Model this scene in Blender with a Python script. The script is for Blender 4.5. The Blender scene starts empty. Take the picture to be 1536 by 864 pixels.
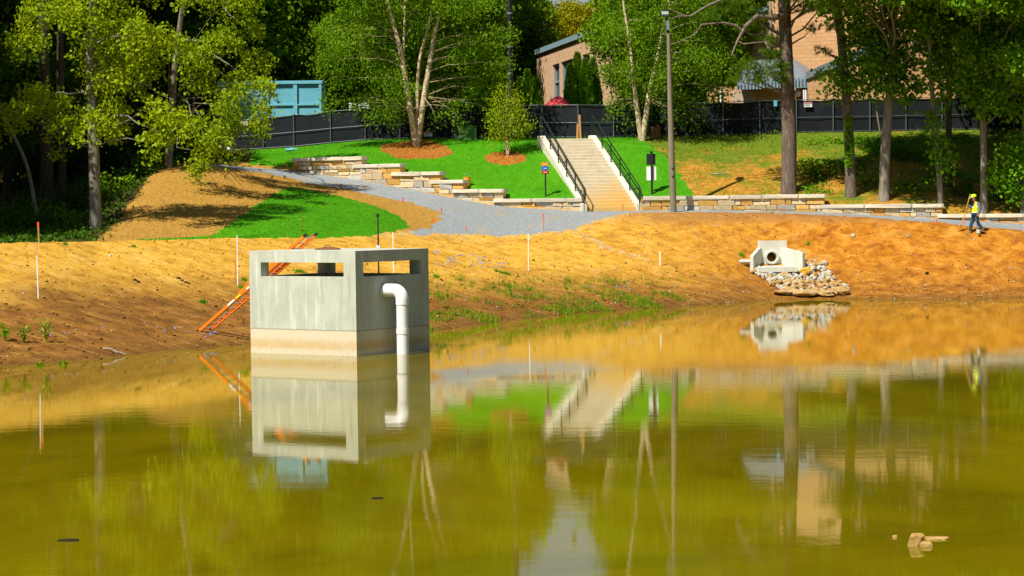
import bpy, bmesh, math, random
import numpy as np
from mathutils import Vector, Matrix
from math import radians as rad, sin, cos, pi

# ---------------------------------------------------------------- camera, sky, sun
S = bpy.context.scene
COL = S.collection
CAM_H, FOC, PITCH, ROLL = 3.9, 3400.0, math.atan((432 - 309.3) / 3400.0), rad(0.72)
CM = Matrix.Rotation(pi / 2 - PITCH, 3, 'X') @ Matrix.Rotation(-ROLL, 3, 'Z')
cam_d = bpy.data.cameras.new('camera')
cam = bpy.data.objects.new('camera', cam_d)
COL.objects.link(cam)
cam.matrix_world = Matrix.Translation((0, 0, CAM_H)) @ CM.to_4x4()
cam_d.sensor_width = 36.0
cam_d.lens = 36.0 * FOC / 1536.0
cam_d.clip_start, cam_d.clip_end = 0.5, 2500
S.camera = cam

SUN_D = Vector((0.40, 0.46, -0.79)).normalized()
world = bpy.data.worlds.new('World')
S.world = world
world.use_nodes = True
wn = world.node_tree
sky = wn.nodes.new('ShaderNodeTexSky')
sky.sky_type = 'NISHITA'
sky.sun_disc = False
sky.sun_elevation = math.asin(-SUN_D.z)
sky.sun_rotation = math.atan2(-SUN_D.x, -SUN_D.y)
bg = wn.nodes['Background']
bg.inputs['Strength'].default_value = 0.06
wn.links.new(sky.outputs[0], bg.inputs['Color'])
sd = bpy.data.lights.new('sun', 'SUN')
sd.energy = 5.0
sd.angle = rad(0.53)
sd.color = (1.0, 0.95, 0.84)
so = bpy.data.objects.new('sun', sd)
COL.objects.link(so)
so.rotation_euler = SUN_D.to_track_quat('-Z', 'Y').to_euler()
so.location = (-40, -40, 80)
S.view_settings.view_transform = 'Standard'
S.view_settings.look = 'None'
S.view_settings.exposure = 0.45
S.view_settings.gamma = 1.0
S.cycles.max_bounces = 8
S.cycles.transparent_max_bounces = 8

RN = random.Random(11)
NP = np.random.RandomState(7)

# ---------------------------------------------------------------- pixel <-> world
CMn = np.array(CM)


def ray(px, py):
    return CMn @ np.array([(px - 768) / FOC, (432 - py) / FOC, -1.0])


def P(px, py, Y):
    d = ray(px, py)
    p = d * (Y / d[1])
    return np.array([p[0], p[1], p[2] + CAM_H])


# ---------------------------------------------------------------- noise
_T = NP.rand(256, 256)


def vnoise(x, y):
    x = np.asarray(x, float); y = np.asarray(y, float)
    xi = np.floor(x).astype(int); yi = np.floor(y).astype(int)
    fx = x - xi; fy = y - yi
    fx = fx * fx * (3 - 2 * fx); fy = fy * fy * (3 - 2 * fy)
    a = _T[xi & 255, yi & 255]; b = _T[(xi + 1) & 255, yi & 255]
    c = _T[xi & 255, (yi + 1) & 255]; d = _T[(xi + 1) & 255, (yi + 1) & 255]
    return (a * (1 - fx) + b * fx) * (1 - fy) + (c * (1 - fx) + d * fx) * fy - 0.5


# ---------------------------------------------------------------- terrain profile
# columns by picture x; rows (py, Y): crest front, crest back, path front edge, wall base, behind wall, fence
PC = [-400, 0, 100, 150, 230, 300, 430, 550, 600, 650, 700, 760, 870, 960, 1050, 1150, 1240, 1400, 1536, 1950]
SHORE = [600, 549, 543, 538, 528, 522.5, 513, 505, 500.5, 497, 490, 481, 470.5, 464, 458, 450.5, 449, 449.5, 447, 444]
CREST = [(370, 66), (364, 71.3), (362.5, 74), (361.5, 76), (360, 78), (358.5, 80), (357.5, 84), (356, 88), (353.5, 90.3), (352, 92.5), (352, 94),
         (353, 95), (345, 97.2), (321.5, 100), (321, 100.3), (321, 99.8), (325, 98.8), (336, 97.6), (348.5, 96.6), (362, 95)]
CB = [(None, 70, 2.8), (None, 74, 2.75), (None, 77, 2.72), (None, 80, 2.7), (None, 83, 2.72), (None, 85, 2.75), (346, 87), (341, 90.5), (345.5, 92),
      (347, 94), (347, 95.5), (348, 96.5), (338, 98.5), (319.5, 101), (318.5, 101.3), (318.7, 100.9), (322, 100.1), (332.5, 99), (345, 97.9), (359, 96.2)]
PF = [(None, 95, 3.4), (345, 94), (338, 95), (318, 97), (262, 102), (246.5, 105), (266, 107), (290, 104.3), (300, 103), (312, 101), (322, 100),
      (331, 99.6), (328, 100.6), (317.5, 102.2), (316.5, 102.2), (317, 101.8), (320, 101.2), (330, 100.1), (341, 99.1), (355, 97.5)]
WB = [(None, 108, 4.0), (None, 108, 3.9), (None, 108, 4.4), (None, 108, 5.0), (None, 108.5, 5.85), (244.5, 109.5), (255, 110.5), (271.5, 107.6), (281, 106.5), (290.5, 105.4),
      (300.5, 104.5), (310.5, 103.8), (316, 103.3), (315.8, 103.3), (315, 103), (316, 102.6), (318.5, 102), (327.5, 101), (336, 100), (349, 98.3)]
BW = [(None, 109, 4.1), (None, 109, 4.0), (None, 109, 4.5), (None, 109, 5.1), (None, 109.5, 5.95), (242, 110.5), (246, 111.2), (245, 108.3), (252, 107.2), (263, 106.1),
      (276, 105.2), (290, 104.5), (300, 104), (298, 104), (297.5, 103.7), (296.5, 103.3), (300, 102.7), (308, 101.7), (322.5, 100.7), (334, 99)]
FN = [(None, 118, 5.6), (None, 118, 5.6), (None, 118, 5.9), (None, 118, 6.2), (236, 118), (229, 118), (222, 117), (210.5, 116), (208.5, 116), (208, 115.8),
      (207, 115.6), (206.5, 115), (207.5, 113.4), (205, 114), (203.5, 114), (200.5, 114), (198.5, 114), (195.5, 114), (193, 114), (188, 114)]


def u_of(px, py=330.0):
    d = ray(px, py)
    return d[0] / d[1]


def zat(px, py, Y):
    """height at depth Y on the vertical through column px that shows at picture row py"""
    uc = u_of(px); q = px
    for _ in range(3):
        d = ray(q, py)
        q += (uc - d[0] / d[1]) * FOC
    d = ray(q, py)
    return CAM_H + d[2] / d[1] * Y


UC = np.array([u_of(p) for p in PC])
YR, ZR = [], []


def _row(lst):
    ys, zs = [], []
    for p, e in zip(PC, lst):
        if e[0] is None:
            ys.append(e[1]); zs.append(e[2])
        else:
            ys.append(e[1]); zs.append(zat(p, e[0], e[1]))
    YR.append(np.array(ys, float)); ZR.append(np.array(zs, float))


ysh = []
for p, s in zip(PC, SHORE):
    lo = zat(p, s, 1.0) - CAM_H
    ysh.append(-CAM_H / lo)
ysh = np.array(ysh)
YR.append(ysh * 0 + 12.0); ZR.append(ysh * 0 - 2.2)
YR.append(ysh - 9.0); ZR.append(ysh * 0 - 1.1)
YR.append(ysh); ZR.append(ysh * 0)
cy = np.array([e[1] for e in CREST], float)
cz = np.array([zat(p, *e) for p, e in zip(PC, CREST)])
fr = np.interp(PC, [0, 300, 900, 1050, 1150, 1536], [.42, .42, .40, .42, .42, .42])
fz = np.interp(PC, [0, 300, 700, 900, 1050, 1150, 1400, 1536], [.36, .36, .36, .33, .30, .22, .17, .15])
YR.append(ysh + (cy - ysh) * fr); ZR.append(cz * fz)
_row(CREST); _row(CB); _row(PF); _row(WB); _row(BW)
yfn = np.array([e[1] for e in FN], float)
zfn = np.array([zat(p, e[0], e[1]) if e[0] is not None else e[2] for p, e in zip(PC, FN)])
_k = np.interp(PC, [500, 700, 780, 930, 1000, 1150], [0, .75, 1, 1, .6, 0])
_fy, _fz2 = .5 + .26 * _k, .52 + .40 * _k
YR.append(YR[-1] + (yfn - YR[-1]) * _fy); ZR.append(ZR[-1] + (zfn - ZR[-1]) * _fz2)
YR.append(yfn); ZR.append(zfn)
YR.append(yfn * 0 + 150); ZR.append(zfn + .8)
YR.append(yfn * 0 + 320); ZR.append(zfn + 6)
YR = np.array(YR); ZR = np.array(ZR)
NR = len(YR)
# row index names
R_SH, R_MID, R_CF, R_CB, R_PF, R_WB, R_BW, R_ML, R_FN = 2, 3, 4, 5, 6, 7, 8, 9, 10

_uf = np.linspace(UC[0], UC[-1], 900)


def _smooth(a):
    f = np.interp(_uf, UC, a)
    k = np.ones(15) / 15
    g = np.convolve(np.pad(f, 7, mode='edge'), k, mode='valid')
    return g


YF = np.array([_smooth(r) for r in YR]); ZF = np.array([_smooth(r) for r in ZR])
AMP = np.array([.02, .03, .03, .075, .055, .045, .03, .02, .02, .06, .02, .2, .5])


def rowcoord(x, y):
    x = np.atleast_1d(np.asarray(x, float)); y = np.atleast_1d(np.asarray(y, float))
    u = np.clip(x / y, _uf[0], _uf[-1])
    Yk = np.array([np.interp(u, _uf, r) for r in YF])
    Zk = np.array([np.interp(u, _uf, r) for r in ZF])
    k = np.clip((y[None, :] >= Yk).sum(0) - 1, 0, NR - 2)
    i = np.arange(len(u))
    t = np.clip((y - Yk[k, i]) / (Yk[k + 1, i] - Yk[k, i]), 0, 1)
    z = Zk[k, i] * (1 - t) + Zk[k + 1, i] * t
    amp = AMP[k] * (1 - t) + AMP[k + 1] * t
    return u, k + t, z, amp


def ground(x, y):
    x = np.atleast_1d(np.asarray(x, float)); y = np.atleast_1d(np.asarray(y, float))
    u, kt, z, amp = rowcoord(x, y)
    n = vnoise(x * .45, y * .45) * 1.0 + vnoise(x * 1.3 + 9, y * 1.3) * .6 + vnoise(x * 3.4, y * 3.4 + 5) * .35 + vnoise(x * 8, y * 8) * .12
    # the cut bank on the right is rougher
    rough = np.clip((u - .04) / .06, 0, 1) * np.clip(1 - np.abs(kt - 3.4) / 1.0, 0, 1)
    n = n * (1 + 1.3 * rough)
    rill = np.abs(vnoise(x * 1.6 + vnoise(x * .7, y * .7) * 2.2, y * .22 + 3)) * 2
    n = n - .9 * np.clip(.35 - rill, 0, 1) * np.clip((kt - 2.1) / .4, 0, 1) * np.clip((4.1 - kt) / .3, 0, 1) * (.6 + np.clip((u + .05) / .1, 0, 1) * 1.2)
    return z + amp * n


def gz(x, y):
    return float(ground(x, y)[0])


_ys = np.concatenate([np.arange(22, 125, .04), np.arange(125, 315, .5)])


def hit(px, py):
    d = ray(px, py)
    xs = d[0] / d[1] * _ys; zs = CAM_H + d[2] / d[1] * _ys
    g = np.maximum(ground(xs, _ys), -5)
    b = np.nonzero(zs < g)[0]
    i = b[0] if len(b) else len(_ys) - 1
    return np.array([xs[i], _ys[i], g[i]])


def on(px, Y, py=300.0):
    """ground point at depth Y seen in picture column px (near row py)"""
    d = ray(px, py)
    x = d[0] / d[1] * Y
    return np.array([x, Y, gz(x, Y)])


# ---------------------------------------------------------------- materials
def nodes(name):
    m = bpy.data.materials.new(name)
    m.use_nodes = True
    nt = m.node_tree
    return m, nt, nt.nodes['Principled BSDF']


def N(nt, t, **kw):
    n = nt.nodes.new(t)
    for k, v in kw.items():
        if hasattr(n, k) and not k.startswith('i_'):
            setattr(n, k, v)
        else:
            key = k[2:] if k.startswith('i_') else k
            n.inputs[key.replace('_', ' ')].default_value = v
    return n


def L(nt, a, b):
    nt.links.new(a, b)


def ramp(nt, fac, cols):
    r = nt.nodes.new('ShaderNodeValToRGB')
    el = r.color_ramp.elements
    n = len(cols)
    for i, c in enumerate(cols):
        pos, col = c if isinstance(c[0], (int, float)) and len(c) == 2 else (i / max(1, n - 1), c)
        e = el[i] if i < 2 else el.new(pos)
        e.position = pos
        e.color = (*col, 1)
    L(nt, fac, r.inputs[0])
    return r.outputs[0]


def mixc(nt, fac, a, b, mode='MIX'):
    m = nt.nodes.new('ShaderNodeMix')
    m.data_type = 'RGBA'
    m.blend_type = mode
    for s, v in ((0, fac), (6, a), (7, b)):
        if isinstance(v, (int, float)):
            m.inputs[s].default_value = v
        elif isinstance(v, tuple):
            m.inputs[s].default_value = (*v, 1)
        else:
            L(nt, v, m.inputs[s])
    return m.outputs[2]


def noise(nt, co, scale, detail=4, rough=.6, dist=0.0):
    n = nt.nodes.new('ShaderNodeTexNoise')
    n.inputs['Scale'].default_value = scale
    n.inputs['Detail'].default_value = detail
    n.inputs['Roughness'].default_value = rough
    n.inputs['Distortion'].default_value = dist
    if co is not None:
        L(nt, co, n.inputs['Vector'])
    return n.outputs['Fac']


def stretch(nt, co, s):
    m = nt.nodes.new('ShaderNodeMapping')
    m.inputs['Scale'].default_value = s
    L(nt, co, m.inputs['Vector'])
    return m.outputs[0]


def maprange(nt, v, a, b, c=0.0, d=1.0):
    m = nt.nodes.new('ShaderNodeMapRange')
    L(nt, v, m.inputs[0])
    for i, q in enumerate((a, b, c, d)):
        m.inputs[i + 1].default_value = q
    return m.outputs[0]


def math_(nt, op, a, b=None):
    m = nt.nodes.new('ShaderNodeMath')
    m.operation = op
    for i, v in enumerate((a, b)):
        if v is None:
            continue
        if isinstance(v, (int, float)):
            m.inputs[i].default_value = v
        else:
            L(nt, v, m.inputs[i])
    return m.outputs[0]


def coord(nt, kind='Object'):
    c = nt.nodes.new('ShaderNodeTexCoord')
    return c.outputs[kind]


def worldpos(nt):
    return nt.nodes.new('ShaderNodeNewGeometry').outputs['Position']


def sep(nt, v):
    s = nt.nodes.new('ShaderNodeSeparateXYZ')
    L(nt, v, s.inputs[0])
    return s.outputs


def bump(nt, bsdf, h, strength=.3, dist=.02):
    b = nt.nodes.new('ShaderNodeBump')
    b.inputs['Strength'].default_value = strength
    b.inputs['Distance'].default_value = dist
    L(nt, h, b.inputs['Height'])
    L(nt, b.outputs[0], bsdf.inputs['Normal'])


def simple(name, cols, scale=6, rough=.7, bmp=0.0, bscale=30, bdist=.01, spec=.3, metal=0.0, strm=None, detail=5):
    m, nt, b = nodes(name)
    co = coord(nt)
    if strm:
        co = stretch(nt, co, strm)
    if len(cols) == 1:
        b.inputs['Base Color'].default_value = (*cols[0], 1)
    else:
        L(nt, ramp(nt, maprange(nt, noise(nt, co, scale, detail), .28, .72), cols), b.inputs['Base Color'])
    b.inputs['Roughness'].default_value = rough
    b.inputs['Specular IOR Level'].default_value = spec
    b.inputs['Metallic'].default_value = metal
    if bmp:
        bump(nt, b, noise(nt, co, bscale, 6, .65), bmp, bdist)
    return m


def dirt_mat():
    m, nt, b = nodes('bank_soil')
    p = worldpos(nt)
    x, y, z = sep(nt, p)
    flat = p
    n1 = noise(nt, flat, .35, 5, .6)
    n2 = noise(nt, flat, 1.8, 6, .65, .4)
    n3 = noise(nt, flat, 9, 5, .7)
    gold = ramp(nt, maprange(nt, n2, .3, .7), [(.38, .18, .020), (.61, .33, .036), (.71, .42, .068)])
    orange = ramp(nt, maprange(nt, n2, .3, .7), [(.21, .062, .005), (.41, .150, .010), (.56, .25, .030)])
    fx = maprange(nt, math_(nt, 'ADD', x, math_(nt, 'MULTIPLY', n1, 10.0)), 8, 17)
    col = mixc(nt, fx, gold, orange)
    pa = noise(nt, stretch(nt, p, (1, .7, 1)), .85, 6, .7, .9)
    col = mixc(nt, maprange(nt, pa, .53, .68, 0, .55), col, mixc(nt, fx, (.74, .47, .13), (.60, .30, .055)))
    col = mixc(nt, maprange(nt, pa, .46, .32, 0, .65), col, mixc(nt, fx, (.36, .15, .02), (.25, .075, .008)))
    brow = math_(nt, 'MULTIPLY', maprange(nt, math_(nt, 'ADD', z, math_(nt, 'MULTIPLY', pa, .7)), 3.25, 3.6), maprange(nt, x, 4, 7))
    col = mixc(nt, math_(nt, 'MULTIPLY', brow, .75), col, (.30, .145, .045))
    # damp red-brown soil low on the bank
    damp = ramp(nt, maprange(nt, n2, .3, .7), [(.085, .034, .008), (.18, .072, .014), (.30, .135, .026)])
    top = maprange(nt, x, -14, 6, 1.95, 1.05)
    zz = math_(nt, 'SUBTRACT', math_(nt, 'ADD', z, math_(nt, 'MULTIPLY', math_(nt, 'SUBTRACT', n1, .5), 1.7)), top)
    fd = maprange(nt, zz, .25, -.75)
    fd = math_(nt, 'MULTIPLY', fd, maprange(nt, x, 6, 14, .92, .45))
    col = mixc(nt, fd, col, damp)
    # wet rim at the waterline
    rim = maprange(nt, math_(nt, 'ADD', z, math_(nt, 'MULTIPLY', n3, .12)), .28, .05)
    col = mixc(nt, math_(nt, 'MULTIPLY', rim, .55), col, (.10, .055, .012))
    # clods and crumbs of soil
    v = nt.nodes.new('ShaderNodeTexVoronoi'); v.inputs['Scale'].default_value = 5.5
    L(nt, flat, v.inputs['Vector'])
    sp = maprange(nt, v.outputs['Distance'], .16, .05)
    gate = maprange(nt, sep(nt, v.outputs['Color'])[0], .70, .78)
    shade_ = mixc(nt, sep(nt, v.outputs['Color'])[1], (.10, .05, .02), (.72, .58, .36))
    col = mixc(nt, math_(nt, 'MULTIPLY', sp, gate), col, shade_)
    col = mixc(nt, .55, col, ramp(nt, maprange(nt, n3, .25, .75), [(.35, .35, .35), (1, 1, 1), (1.0, 1.0, 1.0)]), 'MULTIPLY')
    L(nt, col, b.inputs['Base Color'])
    b.inputs['Roughness'].default_value = .95
    b.inputs['Specular IOR Level'].default_value = .12
    rot = nt.nodes.new('ShaderNodeMapping'); rot.inputs['Rotation'].default_value = (0, 0, .6); L(nt, p, rot.inputs['Vector'])
    trk = noise(nt, stretch(nt, rot.outputs[0], (.35, 4.5, 1)), 1.3, 4, .6)
    col = mixc(nt, maprange(nt, trk, .56, .70, 0, .30), col, (.34, .155, .03))
    col = mixc(nt, maprange(nt, trk, .42, .30, 0, .25), col, (.74, .46, .11))
    L(nt, col, b.inputs['Base Color'])
    h = math_(nt, 'ADD', math_(nt, 'ADD', math_(nt, 'MULTIPLY', n3, .6), n2), math_(nt, 'MULTIPLY', trk, .6))
    bump(nt, b, h, .55, .10)
    return m


def straw_mat():
    m, nt, b = nodes('straw_mulch')
    p = worldpos(nt)
    n1 = noise(nt, stretch(nt, p, (3.5, 9, 9)), 1.6, 6, .7, .6)
    n0 = noise(nt, p, .5, 3)
    c = ramp(nt, maprange(nt, n1, .3, .72), [(.24, .12, .018), (.50, .28, .042), (.64, .41, .11)])
    c = mixc(nt, math_(nt, 'MULTIPLY', n0, .5), c, (.40, .19, .035))
    L(nt, c, b.inputs['Base Color'])
    b.inputs['Roughness'].default_value = .9
    b.inputs['Specular IOR Level'].default_value = .15
    bump(nt, b, n1, .8, .10)
    return m


def gravel_mat():
    m, nt, b = nodes('crushed_stone')
    p = worldpos(nt)
    v = nt.nodes.new('ShaderNodeTexVoronoi'); v.inputs['Scale'].default_value = 24
    L(nt, p, v.inputs['Vector'])
    r = sep(nt, v.outputs['Color'])[0]
    n0 = noise(nt, stretch(nt, p, (1, .5, 1)), .8, 4)
    c = ramp(nt, r, [(.17, .19, .20), (.285, .31, .32), (.385, .41, .42)])
    c = mixc(nt, maprange(nt, n0, .54, .70, 0, .6), c, (.40, .31, .19))
    L(nt, c, b.inputs['Base Color'])
    b.inputs['Roughness'].default_value = .9
    bump(nt, b, v.outputs['Distance'], .7, .06)
    return m


def lawn_mat(name, dark, light, thin=.0):
    m, nt, b = nodes(name)
    p = worldpos(nt)
    n1 = noise(nt, p, 2.2, 6, .7)
    n2 = noise(nt, stretch(nt, p, (14, 14, 5)), 1.2, 4, .7)
    n0 = noise(nt, p, .22, 3)
    c = ramp(nt, maprange(nt, n1, .3, .7), [dark, light])
    c = mixc(nt, maprange(nt, n2, .3, .8, 0, .55), c, tuple(q * 1.35 for q in light))
    c = mixc(nt, maprange(nt, n0, .45, .7, 0, .35), c, (light[0] * 1.6, light[1] * 1.1, light[2]))
    if thin:
        c = mixc(nt, maprange(nt, n1, .68, .76, 0, thin), c, (.32, .24, .06))
    L(nt, c, b.inputs['Base Color'])
    b.inputs['Roughness'].default_value = .85
    b.inputs['Specular IOR Level'].default_value = .1
    bump(nt, b, n2, .6, .06)
    return m


def hillside_mat():
    m, nt, b = nodes('rough_hillside')
    p = worldpos(nt)
    n1 = noise(nt, p, .55, 6, .72, .5)
    n2 = noise(nt, p, 5, 5, .7)
    soil = ramp(nt, maprange(nt, n2, .3, .7), [(.22, .085, .010), (.42, .19, .022), (.54, .33, .07)])
    gr = ramp(nt, maprange(nt, n2, .3, .7), [(.04, .11, .006), (.13, .21, .012)])
    x, y, z = sep(nt, p)
    k = math_(nt, 'ADD', n1, maprange(nt, z, 5.4, 7.0, -.02, .20))
    c = mixc(nt, maprange(nt, k, .43, .60, 0, .9), soil, gr)
    L(nt, c, b.inputs['Base Color'])
    b.inputs['Roughness'].default_value = .95
    b.inputs['Specular IOR Level'].default_value = .1
    bump(nt, b, n2, .8, .12)
    return m


def water_mat():
    m, nt, b = nodes('pond_water')
    p = worldpos(nt)
    n0 = noise(nt, stretch(nt, p, (1, .6, 1)), .16, 6, .65, .5)
    c = mixc(nt, maprange(nt, n0, .36, .64), (.125, .100, .0010), (.240, .186, .0016))
    L(nt, c, b.inputs['Base Color'])
    b.inputs['Roughness'].default_value = .015
    b.inputs['IOR'].default_value = 1.33
    b.inputs['Specular IOR Level'].default_value = .5
    w1 = noise(nt, stretch(nt, p, (1.0, 1.6, 1)), 1.5, 3, .5)
    w2 = noise(nt, stretch(nt, p, (1.0, 2.0, 1)), 9, 3, .5)
    calm = maprange(nt, noise(nt, stretch(nt, p, (.5, 1, 1)), .16, 2), .38, .62, .35, 1.0)
    h = math_(nt, 'MULTIPLY', math_(nt, 'ADD', math_(nt, 'MULTIPLY', w1, .6), math_(nt, 'MULTIPLY', w2, .16)), calm)
    bump(nt, b, h, .07, .03)
    return m


def concrete_mat(name, lo, hi, stain=True):
    m, nt, b = nodes(name)
    co = coord(nt)
    x, y, z = sep(nt, co)
    n1 = noise(nt, co, 1.3, 6, .65)
    n2 = noise(nt, stretch(nt, co, (3.2, 3.2, .35)), 1.5, 5, .7)
    n3 = noise(nt, co, 22, 4, .7)
    c = ramp(nt, maprange(nt, math_(nt, 'ADD', math_(nt, 'MULTIPLY', n1, .6), math_(nt, 'MULTIPLY', n2, .4)), .32, .68), [lo, hi])
    c = mixc(nt, maprange(nt, n2, .56, .70, 0, .7), c, (.66, .68, .62))
    c = mixc(nt, maprange(nt, n3, .58, .74, 0, .25), c, (.20, .20, .14))
    c = mixc(nt, maprange(nt, n2, .42, .30, 0, .45), c, (.27, .28, .19))
    c = mixc(nt, maprange(nt, n1, .62, .76, 0, .35), c, (.42, .36, .20))
    if stain:
        zz = math_(nt, 'ADD', z, math_(nt, 'ADD', math_(nt, 'MULTIPLY', math_(nt, 'SUBTRACT', n2, .5), .05), math_(nt, 'MULTIPLY', math_(nt, 'SUBTRACT', n3, .5), .035)))
        band = maprange(nt, zz, .665, .655)
        c = mixc(nt, band, c, (.60, .53, .38))
        silt = math_(nt, 'MULTIPLY', maprange(nt, zz, .46, .30), maprange(nt, zz, .10, .20))
        c = mixc(nt, math_(nt, 'MULTIPLY', silt, maprange(nt, n1, .3, .6, .35, .95)), c, (.55, .39, .18))
        spk = maprange(nt, noise(nt, co, 22, 3, .6), .63, .67)
        c = mixc(nt, math_(nt, 'MULTIPLY', math_(nt, 'MULTIPLY', spk, maprange(nt, zz, .55, .30)), .75), c, (.24, .13, .04))
        line = math_(nt, 'MULTIPLY', maprange(nt, zz, .64, .655), maprange(nt, zz, .69, .67))
        c = mixc(nt, math_(nt, 'MULTIPLY', line, .55), c, (.17, .14, .07))
    L(nt, c, b.inputs['Base Color'])
    b.inputs['Roughness'].default_value = .85
    b.inputs['Specular IOR Level'].default_value = .25
    bump(nt, b, math_(nt, 'ADD', n3, n1), .25, .015)
    return m


def leaf_mat(name, cols, trans=.35, rough=.5):
    m, nt, b = nodes(name)
    g = nt.nodes.new('ShaderNodeNewGeometry')
    oi = nt.nodes.new('ShaderNodeObjectInfo')
    r = math_(nt, 'ADD', math_(nt, 'MULTIPLY', g.outputs['Random Per Island'], .7), math_(nt, 'MULTIPLY', oi.outputs['Random'], .3))
    n = noise(nt, worldpos(nt), .55, 3)
    r = math_(nt, 'ADD', math_(nt, 'MULTIPLY', r, .6), math_(nt, 'MULTIPLY', maprange(nt, n, .3, .7), .4))
    c = ramp(nt, r, cols)
    L(nt, c, b.inputs['Base Color'])
    b.inputs['Roughness'].default_value = rough
    b.inputs['Specular IOR Level'].default_value = .08
    t = nt.nodes.new('ShaderNodeBsdfTranslucent')
    L(nt, mixc(nt, 1.0, c, (1.25, 1.15, .5), 'MULTIPLY'), t.inputs['Color'])
    ms = nt.nodes.new('ShaderNodeMixShader')
    ms.inputs[0].default_value = trans
    L(nt, b.outputs[0], ms.inputs[1]); L(nt, t.outputs[0], ms.inputs[2])
    L(nt, ms.outputs[0], nt.nodes['Material Output'].inputs['Surface'])
    return m


def bark_mat(name, cols, sc=5, strm=(3, 3, .5), bmp=.7):
    m, nt, b = nodes(name)
    co = stretch(nt, worldpos(nt), strm)
    n = noise(nt, co, sc, 6, .7, .3)
    L(nt, ramp(nt, maprange(nt, n, .3, .7), cols), b.inputs['Base Color'])
    b.inputs['Roughness'].default_value = .9
    b.inputs['Specular IOR Level'].default_value = .15
    bump(nt, b, n, bmp, .06)
    return m


def brick_mat(name, c1, c2, mort, axis):
    m, nt, b = nodes(name)
    co = coord(nt)
    t = nt.nodes.new('ShaderNodeTexBrick')
    L(nt, co, t.inputs['Vector'])
    t.inputs['Color1'].default_value = (*c1, 1); t.inputs['Color2'].default_value = (*c2, 1)
    t.inputs['Mortar'].default_value = (*mort, 1)
    t.inputs['Scale'].default_value = 1.0
    t.inputs['Brick Width'].default_value = .62
    t.inputs['Row Height'].default_value = .24
    t.inputs['Mortar Size'].default_value = .022
    n = noise(nt, coord(nt), 1.2, 4)
    c = mixc(nt, maprange(nt, n, .3, .8, 0, .25), t.outputs['Color'], tuple(q * .75 for q in c1))
    L(nt, c, b.inputs['Base Color'])
    b.inputs['Roughness'].default_value = .85
    bump(nt, b, t.outputs['Fac'], -.4, .02)
    return m


M = {}
M['soil'] = dirt_mat()
M['straw'] = straw_mat()
M['gravel'] = gravel_mat()
M['lawn'] = lawn_mat('lawn_turf', (.022, .15, .002), (.070, .29, .004), .55)
M['blade'] = leaf_mat('grass_blades', [(.03, .17, .002), (.08, .31, .004), (.16, .36, .006)], .25)
M['weed'] = leaf_mat('weed_leaves', [(.07, .20, .005), (.18, .32, .010), (.36, .42, .02)], .35)
M['hill'] = hillside_mat()
M['wood_floor'] = simple('leaf_litter', [(.02, .03, .006), (.05, .06, .012), (.14, .075, .025), (.04, .06, .01)], 2.2, .95, .8, 8, .1, .1)
M['mulch'] = simple('bark_mulch', [(.20, .065, .010), (.40, .15, .022), (.50, .23, .05)], 7, .95, .9, 14, .08, .1)
M['water'] = water_mat()
M['concrete'] = concrete_mat('riser_concrete', (.37, .39, .32), (.57, .595, .50))
M['concrete2'] = concrete_mat('culvert_concrete', (.50, .50, .42), (.64, .63, .54), False)
M['stair'] = None
M['pvc'] = simple('white_pvc', [(.78, .78, .76), (.84, .84, .82)], 3, .28, 0, spec=.5)
M['orange'] = simple('orange_fibreglass', [(.80, .17, .010), (.88, .23, .015)], 8, .4, spec=.4)
M['orange_dk'] = simple('dark_orange_fibreglass', [(.52, .055, .006), (.62, .08, .008)], 8, .45, spec=.4)
M['alum'] = simple('dull_aluminium', [(.50, .48, .42), (.62, .60, .54)], 12, .4, metal=.6)
M['label_white'] = simple('white_sticker', [(.80, .80, .78)], rough=.4)
M['label_yellow'] = simple('yellow_sticker', [(.85, .62, .02)], rough=.4)
M['rust'] = simple('rusty_iron', [(.12, .045, .02), (.26, .11, .04)], 9, .8, .4)
M['black'] = simple('black_paint', [(.012, .013, .015), (.022, .023, .026)], 8, .45, spec=.4)
M['railing'] = simple('black_green_railing', [(.006, .016, .013), (.012, .026, .02)], 8, .4, spec=.5)
M['screen'] = simple('black_mesh_screen', [(.006, .0075, .010), (.014, .017, .023)], .9, .75, .4, 26, .03, .2)
M['fence_steel'] = simple('dull_fence_steel', [(.07, .085, .09), (.14, .165, .17)], 10, .5, metal=.3)
M['galv'] = simple('galvanised_steel', [(.20, .24, .25), (.32, .36, .37)], 10, .45, metal=.5)
M['white'] = simple('white_paint', [(.74, .75, .76), (.82, .82, .82)], 8, .5)
M['stakewood'] = simple('raw_stake_wood', [(.34, .17, .05), (.48, .27, .09)], 20, .8, strm=(1, 1, .2))
M['flag'] = simple('pink_marking_paint', [(.80, .06, .025), (.85, .10, .04)], 10, .5)
M['faded'] = simple('faded_pink_paint', [(.70, .30, .20), (.76, .40, .28)], 9, .6)
M['steel_pole'] = simple('weathered_pole', [(.15, .125, .085), (.25, .22, .16)], 4, .75, .3, 20, .02, strm=(2, 2, .3))
M['lens'] = simple('lamp_glass', [(.55, .60, .62)], rough=.2, spec=.6)
M['blue_metal'] = simple('blue_container_paint', [(.10, .36, .48), (.17, .47, .58)], 1.5, .5, spec=.35)
M['blue_frame'] = simple('pale_blue_frame_paint', [(.13, .40, .51), (.19, .48, .58)], 4, .5)
M['grey_metal'] = simple('grey_seam_metal', [(.20, .23, .27), (.28, .31, .34)], 2, .4, metal=.3)
M['blue_coping'] = simple('slate_blue_coping', [(.22, .33, .40), (.30, .42, .50)], 2, .5, metal=.2)
M['glass'] = simple('dark_window_glass', [(.015, .022, .022), (.03, .04, .035)], 1, .06, spec=.8)
M['wframe'] = simple('grey_window_frame', [(.22, .28, .32)], rough=.5)
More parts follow.
